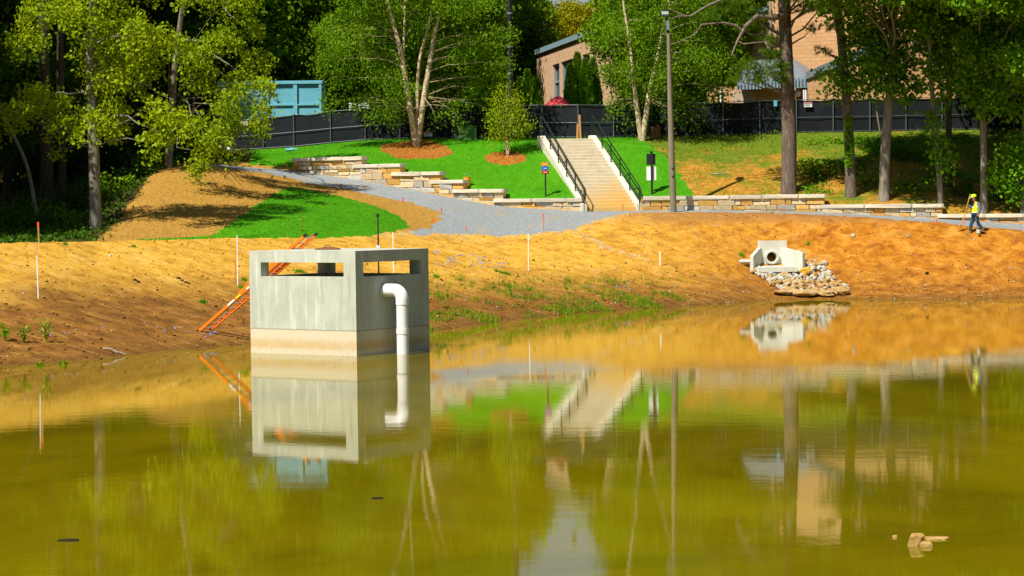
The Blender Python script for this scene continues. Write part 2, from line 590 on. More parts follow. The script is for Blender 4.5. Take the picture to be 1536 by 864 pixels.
M['brickL'] = brick_mat('tan_brick', (.66, .42, .25), (.60, .36, .20), (.52, .34, .21), 'x')
M['brickR'] = brick_mat('orange_tan_brick', (.62, .36, .17), (.57, .31, .135), (.42, .25, .12), 'x')
M['beige'] = simple('beige_panel', [(.48, .38, .27), (.56, .45, .33)], 2, .7)
M['redcloth'] = simple('red_canvas', [(.52, .03, .045), (.66, .06, .07)], 3, .7)
M['bark_grey'] = bark_mat('grey_bark', [(.10, .085, .065), (.24, .21, .16), (.36, .33, .26)])
M['bark_pine'] = bark_mat('pine_bark', [(.05, .035, .028), (.15, .115, .09), (.27, .21, .16)], 4, (3.5, 3.5, .55), .9)
M['bark_birch'] = bark_mat('birch_bark', [(.22, .13, .07), (.55, .42, .27), (.72, .60, .43)], 5, (1.6, 1.6, 1.2), .5)
M['bark_dark'] = bark_mat('dark_bark', [(.02, .016, .012), (.06, .048, .034), (.10, .08, .055)])
M['bark_limb'] = bark_mat('weathered_limb', [(.07, .05, .035), (.20, .16, .12), (.34, .29, .22)], 6)
M['bark_dead'] = bark_mat('bleached_dead_wood', [(.20, .16, .12), (.42, .36, .28), (.55, .50, .40)], 6)
M['leaf_maple'] = leaf_mat('maple_leaves', [(.12, .22, .003), (.26, .36, .005), (.44, .50, .010)], .35)
M['leaf_birch'] = leaf_mat('birch_leaves', [(.055, .14, .003), (.13, .25, .005), (.25, .36, .010)], .35)
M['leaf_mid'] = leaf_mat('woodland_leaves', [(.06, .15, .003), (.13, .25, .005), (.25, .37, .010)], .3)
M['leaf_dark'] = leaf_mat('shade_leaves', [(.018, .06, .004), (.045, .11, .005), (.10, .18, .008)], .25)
M['leaf_green'] = leaf_mat('sweetgum_leaves', [(.05, .17, .004), (.12, .29, .006), (.24, .42, .012)], .32)
M['leaf_yellow'] = leaf_mat('yellowing_leaves', [(.22, .22, .005), (.36, .34, .008), (.46, .42, .015)], .35)
M['leaf_thuja'] = leaf_mat('arborvitae_leaves', [(.05, .14, .004), (.11, .23, .006), (.18, .30, .01)], .15)
M['needle'] = leaf_mat('pine_needles', [(.05, .13, .005), (.11, .21, .008), (.19, .30, .016)], .25)
M['stoneA'] = simple('buff_sandstone', [(.46, .31, .15), (.62, .48, .29), (.68, .57, .40)], 4, .9, .7, 14, .03, .15)
M['stoneB'] = simple('ochre_sandstone', [(.50, .26, .05), (.62, .36, .09), (.66, .46, .19)], 4, .9, .7, 14, .03, .15)
M['stoneC'] = simple('grey_sandstone', [(.34, .31, .26), (.48, .45, .39), (.58, .53, .45)], 4, .9, .7, 14, .03, .15)
M['cap'] = simple('pale_cap_stone', [(.58, .48, .33), (.68, .60, .46), (.74, .68, .56)], 3, .9, .6, 12, .03, .15)
M['mortar'] = simple('wall_core_mortar', [(.16, .11, .06), (.24, .17, .10)], 6, .95)
M['rock_grey'] = simple('grey_riprap_rock', [(.28, .28, .25), (.46, .46, .41), (.60, .59, .51)], 3, .9, .6, 9, .04, .2)
M['rock_tan'] = simple('tan_rock', [(.26, .15, .05), (.44, .28, .11), (.56, .41, .22)], 3, .9, .6, 9, .04, .2)
M['pond_rock'] = simple('pond_rock', [(.22, .12, .03), (.42, .26, .08), (.52, .37, .16)], 5, .9, .8, 9, .04, .2)
M['rock_yel'] = simple('yellow_rock', [(.55, .30, .03), (.68, .42, .06)], 3, .9, .6, 9, .04, .2)
M['skin'] = simple('skin', [(.36, .17, .09), (.40, .20, .11)], 8, .55)
M['vest'] = simple('hi_vis_vest', [(.62, .80, .01), (.70, .88, .02)], 9, .7)
M['reflect'] = simple('reflective_tape', [(.66, .70, .62)], rough=.35)
M['shirt'] = simple('blue_grey_shirt', [(.10, .12, .22), (.14, .16, .28)], 14, .85)
M['jeans'] = simple('blue_jeans', [(.015, .045, .10), (.035, .08, .16)], 14, .9)
M['boot'] = simple('tan_boots', [(.20, .12, .05), (.28, .17, .07)], 14, .8)
M['cap_lime'] = simple('lime_cap', [(.55, .80, .03)], rough=.6)
M['grey_cloth'] = simple('grey_cloth', [(.45, .45, .45)], rough=.8)
M['handle_wood'] = simple('yellow_tool_handle', [(.55, .33, .06), (.66, .42, .09)], 14, .5)
M['bucket'] = simple('orange_plastic', [(.82, .30, .015)], rough=.4)
M['sign_orange'] = simple('orange_sign', [(.85, .22, .012)], rough=.45)
M['sign_blue'] = simple('blue_sign', [(.012, .11, .62)], rough=.45)
M['sign_red'] = simple('red_sign', [(.45, .008, .014)], rough=.45)
M['sign_red2'] = simple('faded_red_print', [(.55, .10, .08)], rough=.5)
M['utility_green'] = simple('green_utility_paint', [(.05, .13, .025), (.07, .17, .035)], 4, .5)
M['blue_print'] = simple('blue_marking_paint', [(.08, .17, .42), (.20, .28, .50)], 8, .7)
M['dark_debris'] = simple('dark_wet_wood', [(.018, .016, .008), (.035, .03, .014)], 9, .95, spec=.05)


def stair_mat():
    m, nt, b = nodes('step_concrete')
    p = worldpos(nt)
    x, y, z = sep(nt, p)
    n = noise(nt, stretch(nt, p, (2, 1, 1)), 1.6, 5, .7)
    c = ramp(nt, maprange(nt, n, .3, .7), [(.48, .40, .27), (.62, .55, .41)])
    # clay tracked up the lowest steps, heavier to the right
    k = math_(nt, 'ADD', math_(nt, 'MULTIPLY', maprange(nt, z, 5.9, 3.8), 1.0), math_(nt, 'MULTIPLY', math_(nt, 'SUBTRACT', n, .55), 1.6))
    k = math_(nt, 'ADD', k, maprange(nt, x, 3.2, 5.2, -.15, .25))
    c = mixc(nt, maprange(nt, k, .35, 1.0, 0, .85), c, (.62, .37, .07))
    L(nt, c, b.inputs['Base Color'])
    b.inputs['Roughness'].default_value = .9
    b.inputs['Specular IOR Level'].default_value = .2
    bump(nt, b, noise(nt, p, 20, 4), .25, .01)
    return m


M['stair'] = stair_mat()
M['cheek'] = simple('cheek_concrete', [(.58, .52, .41), (.70, .64, .53)], 3, .9, .3, 20, .01)

# ---------------------------------------------------------------- mesh building
ORG = {}


def tag(o, label=None, cat=None, group=None, kind=None):
    if label: o['label'] = label
    if cat: o['category'] = cat
    if group: o['group'] = group
    if kind: o['kind'] = kind
    return o


def empty(name, label, cat, loc, group=None):
    o = bpy.data.objects.new(name, None)
    o.empty_display_size = .2
    COL.objects.link(o)
    o.location = Vector([float(q) for q in loc])
    ORG[o] = np.array(loc, float)
    return tag(o, label, cat, group)


def link(name, me, mat, parent=None, loc=(0, 0, 0), smooth=False):
    o = bpy.data.objects.new(name, me)
    COL.objects.link(o)
    if mat is not None and not me.materials:
        me.materials.append(mat)
    if smooth:
        me.polygons.foreach_set('use_smooth', [True] * len(me.polygons))
    if parent is not None:
        o.parent = parent
        ORG[o] = ORG[parent]
    else:
        o.location = Vector([float(q) for q in loc])
        ORG[o] = np.array(loc, float)
    return o


def np_mesh(name, V, F):
    """V (n,3), F (m,k) arrays"""
    V = np.asarray(V, np.float32); F = np.asarray(F, np.int32)
    me = bpy.data.meshes.new(name)
    k = F.shape[1]
    me.vertices.add(len(V)); me.vertices.foreach_set('co', V.ravel())
    me.loops.add(F.size); me.loops.foreach_set('vertex_index', F.ravel())
    me.polygons.add(len(F))
    me.polygons.foreach_set('loop_start', np.arange(0, F.size, k, dtype=np.int32))
    me.polygons.foreach_set('loop_total', np.full(len(F), k, np.int32))
    me.update(calc_edges=True)
    return me


class MB:
    def __init__(s):
        s.v = []; s.f = []

    def add(s, V, F):
        o = len(s.v)
        s.v += [tuple(map(float, q)) for q in V]
        s.f += [tuple(i + o for i in f) for f in F]
        return s

    def box(s, c, size, ax=None):
        """ax: 3 unit vectors"""
        c = np.array(c, float)
        if ax is None:
            ax = np.eye(3)
        ax = np.array(ax, float)
        h = np.array(size, float) / 2
        V = [c + ax[0] * h[0] * i + ax[1] * h[1] * j + ax[2] * h[2] * k for i in (-1, 1) for j in (-1, 1) for k in (-1, 1)]
        F = [(0, 1, 3, 2), (4, 6, 7, 5), (0, 4, 5, 1), (2, 3, 7, 6), (0, 2, 6, 4), (1, 5, 7, 3)]
        return s.add(V, F)

    def bar(s, a, b, w, h, up=(0, 0, 1)):
        a = np.array(a, float); b = np.array(b, float)
        d = b - a; ln = np.linalg.norm(d); d /= ln
        up = np.array(up, float)
        x = np.cross(d, up)
        if np.linalg.norm(x) < 1e-4:
            x = np.array([1.0, 0, 0])
        x /= np.linalg.norm(x); z = np.cross(x, d)
        return s.box((a + b) / 2, (w, ln, h), (x, d, z))

    def tube(s, pts, rs, n=8, cap=True):
        pts = [np.array(p, float) for p in pts]
        if np.isscalar(rs):
            rs = [rs] * len(pts)
        V = []; F = []
        ref = None
        for i, p in enumerate(pts):
            d = pts[min(i + 1, len(pts) - 1)] - pts[max(i - 1, 0)]
            d = d / (np.linalg.norm(d) + 1e-9)
            if ref is None:
                ref = np.array([1.0, 0, 0]) if abs(d[0]) < .8 else np.array([0, 1.0, 0])
            x = ref - d * ref.dot(d); x /= np.linalg.norm(x); y = np.cross(d, x); ref = x
            for k in range(n):
                a = 2 * pi * k / n
                V.append(p + rs[i] * (cos(a) * x + sin(a) * y))
        for i in range(len(pts) - 1):
            for k in range(n):
                a, b = i * n + k, i * n + (k + 1) % n
                F.append((a, b, b + n, a + n))
        if cap:
            F.append(tuple(range(n - 1, -1, -1)))
            F.append(tuple(range((len(pts) - 1) * n, len(pts) * n)))
        return s.add(V, F)

    def lathe(s, c, prof, n=16):
        """prof list of (r, z) about the vertical through c"""
        return s.tube([np.array(c) + (0, 0, z) for r, z in prof], [max(r, 1e-3) for r, z in prof], n)

    def prism(s, poly, dvec):
        poly = [np.array(p, float) for p in poly]; d = np.array(dvec, float)
        n = len(poly)
        F = [tuple(range(n))[::-1], tuple(range(n, 2 * n))] + [(i, (i + 1) % n, (i + 1) % n + n, i + n) for i in range(n)]
        return s.add(poly + [p + d for p in poly], F)

    def blob(s, c, r, seed, n=1, sq=(1, 1, 1), rough=.25):
        """rough rock from a displaced icosphere"""
        rr = random.Random(seed)
        bm = bmesh.new()
        bmesh.ops.create_icosphere(bm, subdivisions=n, radius=1)
        for v in bm.verts:
            v.co *= 1 + rr.uniform(-rough, rough)
        R = Matrix.Rotation(rr.uniform(0, 6.28), 3, 'Z')
        V = [np.array(c) + r * np.array(R @ Vector((v.co.x * sq[0], v.co.y * sq[1], v.co.z * sq[2]))) for v in bm.verts]
        bm.verts.index_update()
        F = [[v.index for v in f.verts] for f in bm.faces]
        bm.free()
        return s.add(V, F)

    def build(s, name, mat, parent=None, org=None, smooth=False, bevel=0.0, seg=1, sharp=40):
        if parent is not None:
            o0 = ORG[parent]
        elif org is not None:
            o0 = np.array(org, float)
        else:
            a = np.array(s.v); o0 = np.array([a[:, 0].mean(), a[:, 1].mean(), a[:, 2].min()])
        me = bpy.data.meshes.new(name)
        me.from_pydata([tuple(np.array(q) - o0) for q in s.v], [], s.f)
        bm = bmesh.new(); bm.from_mesh(me)
        bmesh.ops.recalc_face_normals(bm, faces=bm.faces)
        bm.to_mesh(me); bm.free()
        o = link(name, me, mat, parent, o0, smooth)
        if smooth:
            me.set_sharp_from_angle(angle=rad(sharp))
        if bevel:
            b = o.modifiers.new('bevel', 'BEVEL'); b.width = bevel; b.segments = seg; b.limit_method = 'ANGLE'
        return o


# ================================================================ SETTING
# ---- terrain sheet, split by what covers it
NCOL = 860
ug = np.linspace(_uf[2], _uf[-3], NCOL)
segs = [2, 10, 40, 60, 12, 80, 40, 2, 40, 30, 8, 8]
rows = []
for k, n in enumerate(segs):
    for i in range(n):
        rows.append(k + i / n)
rows.append(len(segs) - 1e-6)
rows = np.array(rows)
kk = np.minimum(rows.astype(int), NR - 2); tt = rows - kk
Yi = np.array([np.interp(ug, _uf, r) for r in YF])
Yg = Yi[kk] * (1 - tt)[:, None] + Yi[kk + 1] * tt[:, None]
Xg = Yg * ug[None, :]
Zg = ground(Xg.ravel(), Yg.ravel()).reshape(Xg.shape)
# pocket under the staircase
s_bl, s_br, s_tl, s_tr = P(880, 315.6, 103.25), P(954, 315.0, 103.4), P(818, 208.7, 110.9), P(886, 208.2, 111.2)
s_d = (s_tl + s_tr - s_bl - s_br) / 2; s_len = math.hypot(s_d[0], s_d[1]); s_d = s_d / s_len
s_r = np.array([s_d[1], -s_d[0]])
s_c = (s_bl + s_br) / 2
s_a = (Xg - s_c[0]) * s_d[0] + (Yg - s_c[1]) * s_d[1]
s_b = (Xg - s_c[0]) * s_r[0] + (Yg - s_c[1]) * s_r[1]
inst = (np.abs(s_b) < 1.27) & (s_a > -.02) & (s_a < s_len + 1.7)
Zg = np.where(inst, np.minimum(Zg, s_c[2] - .25 + np.clip(s_a, 0, s_len) * s_d[2] - np.where(s_a > s_len, .15, 0)), Zg)
VV = np.stack([Xg, Yg, Zg], -1).reshape(-1, 3)
nr = len(rows)
I, J = np.meshgrid(np.arange(nr - 1), np.arange(NCOL - 1), indexing='ij')
a = (I * NCOL + J).ravel()
QF = np.stack([a, a + 1, a + 1 + NCOL, a + NCOL], 1)
cen = VV[QF].mean(1)
rk = (rows[:-1] + rows[1:])[:, None] / 2 + np.zeros((1, NCOL - 1))
rk = rk.ravel()
cx, cyy = cen[:, 0], cen[:, 1]
# ragged edges between the covers
wob = np.stack([vnoise(cx * 2.2, cyy * 2.2), vnoise(cx * 2.2 + 40, cyy * 2.2 + 17)], 1) * .55 + \
      np.stack([vnoise(cx * 6, cyy * 6 + 3), vnoise(cx * 6 + 11, cyy * 6)], 1) * .25
qx, qy = cx + wob[:, 0] * .8, cyy + wob[:, 1] * 1.6


def inpoly(x, y, poly):
    r = np.zeros(len(x), bool)
    n = len(poly)
    for i in range(n):
        x1, y1 = poly[i][:2]; x2, y2 = poly[(i + 1) % n][:2]
        c = (y1 > y) != (y2 > y)
        xi = (x2 - x1) * (y - y1) / (y2 - y1 + 1e-12) + x1
        r ^= c & (x < xi)
    return r


def yrow(px, k):
    u = u_of(px)
    Y = float(np.interp(u, _uf, YF[k]))
    return np.array([u * Y, Y])


path_up = [yrow(p, R_WB) + (0, .25) for p in (2000, 1700, 1536, 1400, 1240, 1150, 1050, 960, 870, 760, 700, 650, 600, 550, 500, 460, 430, 375, 300)]
path_lo = [hit(*q) for q in ((300, 250), (375, 257), (430, 266), (465, 276), (518, 284), (576, 297), (606, 302), (641, 311.5), (664, 322), (657, 333), (640, 343), (606, 349.5),
                             (660, 351.5), (700, 351.5), (740, 353), (765, 354), (800, 351), (850, 346), (880, 337), (905, 327), (930, 321.5), (960, 319.3), (1050, 318.3),
                             (1150, 318.8), (1240, 322.5), (1400, 333), (1536, 346), (1700, 354), (2000, 358))]
tri = [hit(*q) for q in ((432, 279), (372, 318), (314, 358), (360, 357.4), (450, 356.8), (560, 353.5), (604, 346), (613, 339), (603, 327), (570, 312), (520, 297), (470, 286))]
lawn_edge = [hit(*q) for q in ((1042, 293), (1031, 280), (1020, 262), (1005, 243), (985, 225), (958, 209))]
lawn_poly = [(*on(905, 104.5)[:2],), (*(yrow(1041, R_WB) + (0, .2)),)] + [tuple(q[:2]) for q in lawn_edge] + [tuple(on(950, 116)[:2]), tuple(on(385, 119)[:2]), tuple(hit(372, 246)[:2]),
             tuple(yrow(430, R_WB) + (0, .4)), tuple(yrow(550, R_WB)), tuple(yrow(650, R_WB)), tuple(yrow(760, R_WB)), tuple(yrow(870, R_WB))]
mul1 = [hit(625 + 53 * cos(t) + 6 * sin(3 * t), 226 + (13 if sin(t) > 0 else 15) * sin(t)) for t in np.linspace(0, 2 * pi, 22)[:-1]]
mul2 = [hit(759 + 31 * cos(t), 237 + 10.5 * sin(t)) for t in np.linspace(0, 2 * pi, 22)[:-1]]

upx = 768 + (cx / cyy) * FOC
is_path = (inpoly(qx, qy, path_up + path_lo)) & (rk < R_WB + .02)
is_tri = inpoly(cx + wob[:, 0] * .5, cyy + wob[:, 1] * .8, tri) & (rk > R_CF - .25)
is_lawn = inpoly(cx + wob[:, 0] * .4, cyy + wob[:, 1] * .6, lawn_poly) & (rk > R_WB + .3) & (rk < R_FN + .3)
is_m1 = inpoly(cx + wob[:, 0] * .7, cyy + wob[:, 1] * 1.0, mul1) & (rk > R_BW)
is_m2 = inpoly(cx + wob[:, 0] * .3, cyy + wob[:, 1] * .4, mul2) & (rk > R_BW)
mound_left = np.interp(rk, [R_CB - .2, R_PF, R_WB], [112, 225, 250]) + wob[:, 0] * 20
is_mound = (rk > R_CB - .05) & (rk < R_WB + .9) & (upx > mound_left) & (upx < 690)
is_wood = (rk > R_CB - .15) & (upx < mound_left + 1) | ((rk > R_WB) & (upx < 395)) | (rk > R_FN + .4)
strip = (rk > R_CF + .35) & (rk < R_CB + .05) & (upx < 320 + wob[:, 0] * 90)
is_bank = rk < R_CB
cls = np.full(len(QF), 7)                       # rough hillside
cls[is_wood] = 6
cls[(rk < R_WB + .5)] = 0
cls[is_mound] = 2
cls[is_wood & ~is_mound & (rk > R_CB - .15)] = 6
cls[strip] = 8
cls[is_bank & ~strip] = 0
cls[is_tri] = 3
cls[is_path] = 1
cls[is_lawn] = 4
cls[is_m1] = 5
cls[is_m2] = 9


def sheet(c, name, mat):
    f = QF[cls == c]
    if not len(f):
        return None
    ids, inv = np.unique(f.ravel(), return_inverse=True)
    o = link(name, np_mesh(name, VV[ids], inv.reshape(-1, 4)), mat, smooth=True)
    return tag(o, kind='structure')


sheet(0, 'pond_bank', M['soil'])
sheet(1, 'gravel_path', M['gravel'])
sheet(2, 'straw_slope', M['straw'])
sheet(3, 'grass_slope', M['lawn'])
sheet(4, 'lawn', M['lawn'])
sheet(5, 'mulch_bed', M['mulch'])
sheet(9, 'mulch_bed', M['mulch'])
sheet(6, 'woodland_floor', M['wood_floor'])
sheet(7, 'hillside', M['hill'])
sheet(8, 'verge', M['lawn'])

w = MB().add([(-70, -20, 0), (70, -20, 0), (70, 110, 0), (-70, 110, 0)], [(0, 1, 2, 3)])
tag(w.build('water', M['water'], org=(0, 0, 0)), kind='structure')
# wide ground beyond the modelled bank, out to the horizon
gnd = MB().add([(-900, -60, -2.6), (900, -60, -2.6), (900, 1400, -2.6), (-900, 1400, -2.6)], [(0, 1, 2, 3)])
tag(gnd.build('ground', M['wood_floor'], org=(0, 0, -2.6)), kind='structure')


# ================================================================ CONCRETE RISER IN THE POND
ph, LL, RL, TOP, TH = rad(34.4), 3.67, 3.23, 2.775, .34
eN = np.array([-4.11, 59.6, 0.0])
eA = np.array([-cos(ph), sin(ph), 0]); eB = np.array([sin(ph), cos(ph), 0])
riser = empty('concrete_riser', 'square concrete outlet box standing in the pond with slots below its top', 'outlet box', eN)
S0, S1, ZB, ZI = 2.085, 2.465, -1.3, 2.55


def riser_pt(a, b, z):
    return eN + eA * a + eB * b + np.array([0, 0, z])


def riser_body():
    m = MB()
    for side in range(4):
        ln = LL if side in (0, 2) else RL
        mg = .40 if side in (0, 2) else .33
        dp = RL if side in (0, 2) else LL

        def q(t, d, z):
            if side == 0: return riser_pt(t, d, z)
            if side == 1: return riser_pt(d, t, z)
            if side == 2: return riser_pt(t, RL - d, z)
            return riser_pt(LL - d, t, z)
        for d, xs, zs in ((0, [0, mg, ln - mg, ln], [ZB, S0, S1, TOP]), (TH, [TH, max(mg, TH + .001), ln - max(mg, TH + .001), ln - TH], [ZB, S0, S1, ZI])):
            for i in range(3):
                for j in range(3):
                    if i == 1 and j == 1: continue
                    m.add([q(xs[i], d, zs[j]), q(xs[i + 1], d, zs[j]), q(xs[i + 1], d, zs[j + 1]), q(xs[i], d, zs[j + 1])], [(0, 1, 2, 3)])
        mi = max(mg, TH + .001)
        o = [(mg, 0), (ln - mg, 0)]; n = [(mi, TH), (ln - mi, TH)]
        for z0 in (S0, S1):
            m.add([q(o[0][0], 0, z0), q(o[1][0], 0, z0), q(n[1][0], TH, z0), q(n[0][0], TH, z0)], [(0, 1, 2, 3)])
        for e in (0, 1):
            m.add([q(o[e][0], 0, S0), q(n[e][0], TH, S0), q(n[e][0], TH, S1), q(o[e][0], 0, S1)], [(0, 1, 2, 3)])
    m.add([riser_pt(0, 0, TOP), riser_pt(LL, 0, TOP), riser_pt(LL, RL, TOP), riser_pt(0, RL, TOP)], [(0, 1, 2, 3)])
    m.add([riser_pt(TH, TH, ZI), riser_pt(LL - TH, TH, ZI), riser_pt(LL - TH, RL - TH, ZI), riser_pt(TH, RL - TH, ZI)], [(0, 1, 2, 3)])
    return m


rb = riser_body().build('slotted_wall', M['concrete'], riser)
bm = bmesh.new(); bm.from_mesh(rb.data)
bmesh.ops.remove_doubles(bm, verts=bm.verts, dist=1e-4)
bmesh.ops.recalc_face_normals(bm, faces=bm.faces)
bm.to_mesh(rb.data); bm.free()
bv = rb.modifiers.new('bevel', 'BEVEL'); bv.width = .018; bv.segments = 2; bv.limit_method = 'ANGLE'; bv.angle_limit = rad(60)
# bolted iron lid on the roof
lc = riser_pt(2.1, 1.45, TOP)
lid = MB().lathe(lc + (0, 0, -.01), [(.36, 0), (.36, .022), (.33, .045), (0.12, .085), (.02, .09)], 20)
lo = lid.build('access_lid', M['rust'], riser, smooth=True)
MB().tube([lc + (-.07, 0, .07), lc + (-.07, 0, .12), lc + (.07, 0, .12), lc + (.07, 0, .07)], .012, 6).build('lid_handle', M['rust'], lo)

# white plastic drain pipe on the shaded face
pr = .165
pw = riser_pt(0, 1.22, 1.70)
nB = np.array([cos(ph), -sin(ph), 0])
pipe = empty('drain_pipe', 'white plastic drain pipe bending down the shaded side of the concrete box', 'pipe', (pw[0], pw[1], 0))
ax0 = pw + nB * .60
pts, rr = [], []
R = .24
c0 = pw + nB * (.60 - R) + (0, 0, -R)
for t in np.linspace(0, pi / 2, 9):
    pts.append(c0 + nB * R * sin(t) + np.array([0, 0, R * cos(t)]))
MB().tube([pw - nB * .08, pw + nB * .10], pr * .97, 20).build('wall_stub', M['pvc'], pipe, smooth=True)
MB().tube([pw + nB * .03, pw + nB * .10] + pts + [ax0 + (0, 0, -R - .14)], pr * 1.06, 20).build('elbow', M['pvc'], pipe, smooth=True)
MB().tube([ax0 + (0, 0, -R - .05), ax0 + (0, 0, -2.6)], pr * .97, 20).build('downpipe', M['pvc'], pipe, smooth=True)
MB().tube([ax0 + (0, 0, -1.02), ax0 + (0, 0, -1.16)], pr * 1.045, 20).build('coupling', M['pvc'], pipe, smooth=True)

# dark gauge rod fixed to the far wall of the box
g0 = P(567.5, 372, 63.9)
rod = empty('gauge_rod', 'thin black rod with a small head rising behind the concrete box', 'rod', (g0[0], g0[1], .0))
ztop = P(567, 323, 63.9)[2]
MB().tube([(g0[0], g0[1], -.5), (g0[0], g0[1], ztop)], .021, 8).build('rod', M['black'], rod)
MB().box((g0[0], g0[1], ztop), (.09, .06, .08)).build('head', M['black'], rod)
MB().box((g0[0], g0[1] - .06, TOP + .035), (.12, .22, .07)).build('bracket', M['white'], rod)

# ladder leaning on the box
f1 = hit(298, 497); f2 = hit(321, 492.5)
sepv = f2 - f1
t1 = P(454, 361, 63.0); t1[2] = max(t1[2], 3.0)
ladder = empty('extension_ladder', 'orange fibreglass ladder leaning from the bank onto the concrete box', 'ladder', f1)
dv = t1 - f1; lnL = np.linalg.norm(dv); dv /= lnL
sw = np.array([.33, .30, 0.02]); swn = sw / np.linalg.norm(sw)
upn = np.cross(swn, dv); upn /= np.linalg.norm(upn)
if upn[2] < 0: upn = -upn


def rail(o, a, b, off, mat, par, tag_='rail'):
    m = MB()
    A = f1 + dv * a + off; B = f1 + dv * b + off
    m.bar(A, B, .03, .085, up=upn)
    s = 1 if off.dot(swn) > .1 else -1
    for e in (-1, 1):
        m.bar(A + upn * .04 * e - swn * s * .025, B + upn * .04 * e - swn * s * .025, .03, .012, up=upn)
    return m.build(tag_, mat, par)


def ladder_section(a, b, off, mat, w0):
    for s in (0, 1):
        rail(None, a, b, off + swn * w0 * s, mat, ladder)
    t = a + .18
    while t < b - .1:
        MB().tube([f1 + dv * t + off, f1 + dv * t + off + swn * w0], .018, 8).build('rung', M['alum'], ladder)
        t += .305


ladder_section(.0, lnL * .86, np.zeros(3), M['orange'], .44)
ladder_section(lnL * .40, lnL * 1.02, upn * .09 + swn * .03, M['orange'], .38)
for s in (0, 1):
    MB().box(f1 + swn * .44 * s + (0, 0, .01), (.10, .09, .07)).build('foot', M['black'], ladder)
    MB().box(f1 + dv * (lnL * 1.02 + .02) + upn * .09 + swn * (.03 + .38 * s), (.07, .06, .10), (swn, upn, dv)).build('end_cap', M['black'], ladder)
for a_, b_, mt in ((1.62, 1.95, 'label_white'), (2.05, 2.28, 'label_yellow'), (2.62, 2.74, 'label_white'), (lnL * .82, lnL * .82 + .3, 'label_white')):
    MB().bar(f1 + dv * a_ - swn * .022, f1 + dv * b_ - swn * .022, .006, .06, up=upn).build('sticker', M[mt], ladder)

# ================================================================ RETAINING WALLS
def unit_block(seed):
    rr = random.Random(seed)
    bm = bmesh.new()
    bmesh.ops.create_cube(bm, size=1)
    bmesh.ops.bevel(bm, geom=list(bm.edges), offset=.055, segments=1, affect='EDGES')
    for v in bm.verts:
        if v.co.y < -.3:
            v.co.y += rr.uniform(-.05, .09)
        v.co += Vector((rr.uniform(-.015, .015), 0, rr.uniform(-.03, .03)))
    me = bpy.data.meshes.new('stone')
    bm.to_mesh(me); bm.free()
    return me


BL = {}
for k in ('stoneA', 'stoneB', 'stoneC', 'cap'):
    BL[k] = []
    for s in range(5):
        me = unit_block(s * 7 + len(k))
        me.materials.append(M[k])
        BL[k].append(me)


def stone(name, key, c, size, ang, par):
    o = bpy.data.objects.new(name, RN.choice(BL[key]))
    COL.objects.link(o)
    o.parent = par
    o.location = Vector([float(q) for q in (np.array(c) - ORG[par])])
    o.rotation_euler = (0, 0, ang)
    o.scale = size
    ORG[o] = ORG[par]
    return o


def wall_run(par, px0, px1, ytl, ytr, cap_ext=0.0, front=0.0, capt=.17, rk_base=R_WB, weights=(5, 3, 3)):
    """one level length of dry stone wall between two picture columns, its top at rows ytl/ytr"""
    a = yrow(px0, rk_base); b = yrow(px1, rk_base)
    a[1] -= front; b[1] -= front
    zt = (zat(px0, ytl, a[1]) + zat(px1, ytr, b[1])) / 2
    d = b - a; ln = np.linalg.norm(d); d /= ln
    ang = math.atan2(d[1], d[0]); nn = np.array([-d[1], d[0]])
    dep = .46
    # cap stones
    x = -cap_ext
    while x < ln - .01:
        w_ = min(RN.uniform(1.2, 2.1), ln - x + .06)
        if ln - x - w_ < .4: w_ = ln - x + .06
        c = a + d * (x + w_ / 2) + nn * (dep / 2 - .05)
        stone('cap_stone', 'cap', (c[0], c[1], zt - capt / 2 + RN.uniform(-.008, .008)), (w_ - .012, dep + .12, capt), ang, par)
        x += w_
    # courses
    z = zt - capt
    gmin = min(gz(*(a - nn * .1)), gz(*(b - nn * .1)))
    core = MB(); mid = (a + b) / 2 + nn * (dep / 2 + .07)
    core.box((mid[0], mid[1], (zt - capt + gmin - .4) / 2), (ln - .1, dep - .14, zt - capt - gmin + .4 - .02), ((d[0], d[1], 0), (nn[0], nn[1], 0), (0, 0, 1)))
    core.build('wall_core', M['mortar'], par)
    nxt_tall = []
    ci = 0
    while z > gmin - .05:
        h = RN.choice((.21, .26, .29))
        x = -RN.uniform(0, .1)
        while x < ln - .05:
            w_ = RN.uniform(.42, 1.0)
            if RN.random() < .16: w_ = RN.uniform(.25, .34)
            if ln - x - w_ < .28: w_ = ln - x
            c = a + d * (x + w_ / 2) + nn * (dep / 2)
            if gz(*(a + d * (x + w_ / 2) - nn * .12)) < z - .02:
                k = RN.choices(('stoneA', 'stoneB', 'stoneC'), weights)[0]
                if RN.random() < .22 and w_ > .5 and h > .22:
                    hh = h * RN.uniform(.4, .6)
                    stone('stone', k, (c[0], c[1], z - hh / 2), (w_ - .022, dep, hh - .02), ang, par)
                    stone('stone', RN.choice(('stoneA', 'stoneB')), (c[0], c[1], z - hh - (h - hh) / 2), (w_ - .022, dep - .02, h - hh - .02), ang, par)
                else:
                    c = c - nn * RN.uniform(-.01, .035)
                    stone('stone', k, (c[0], c[1], z - h / 2), (w_ - .022, dep, h - .02), ang, par)
            x += w_
        z -= h
    return zt


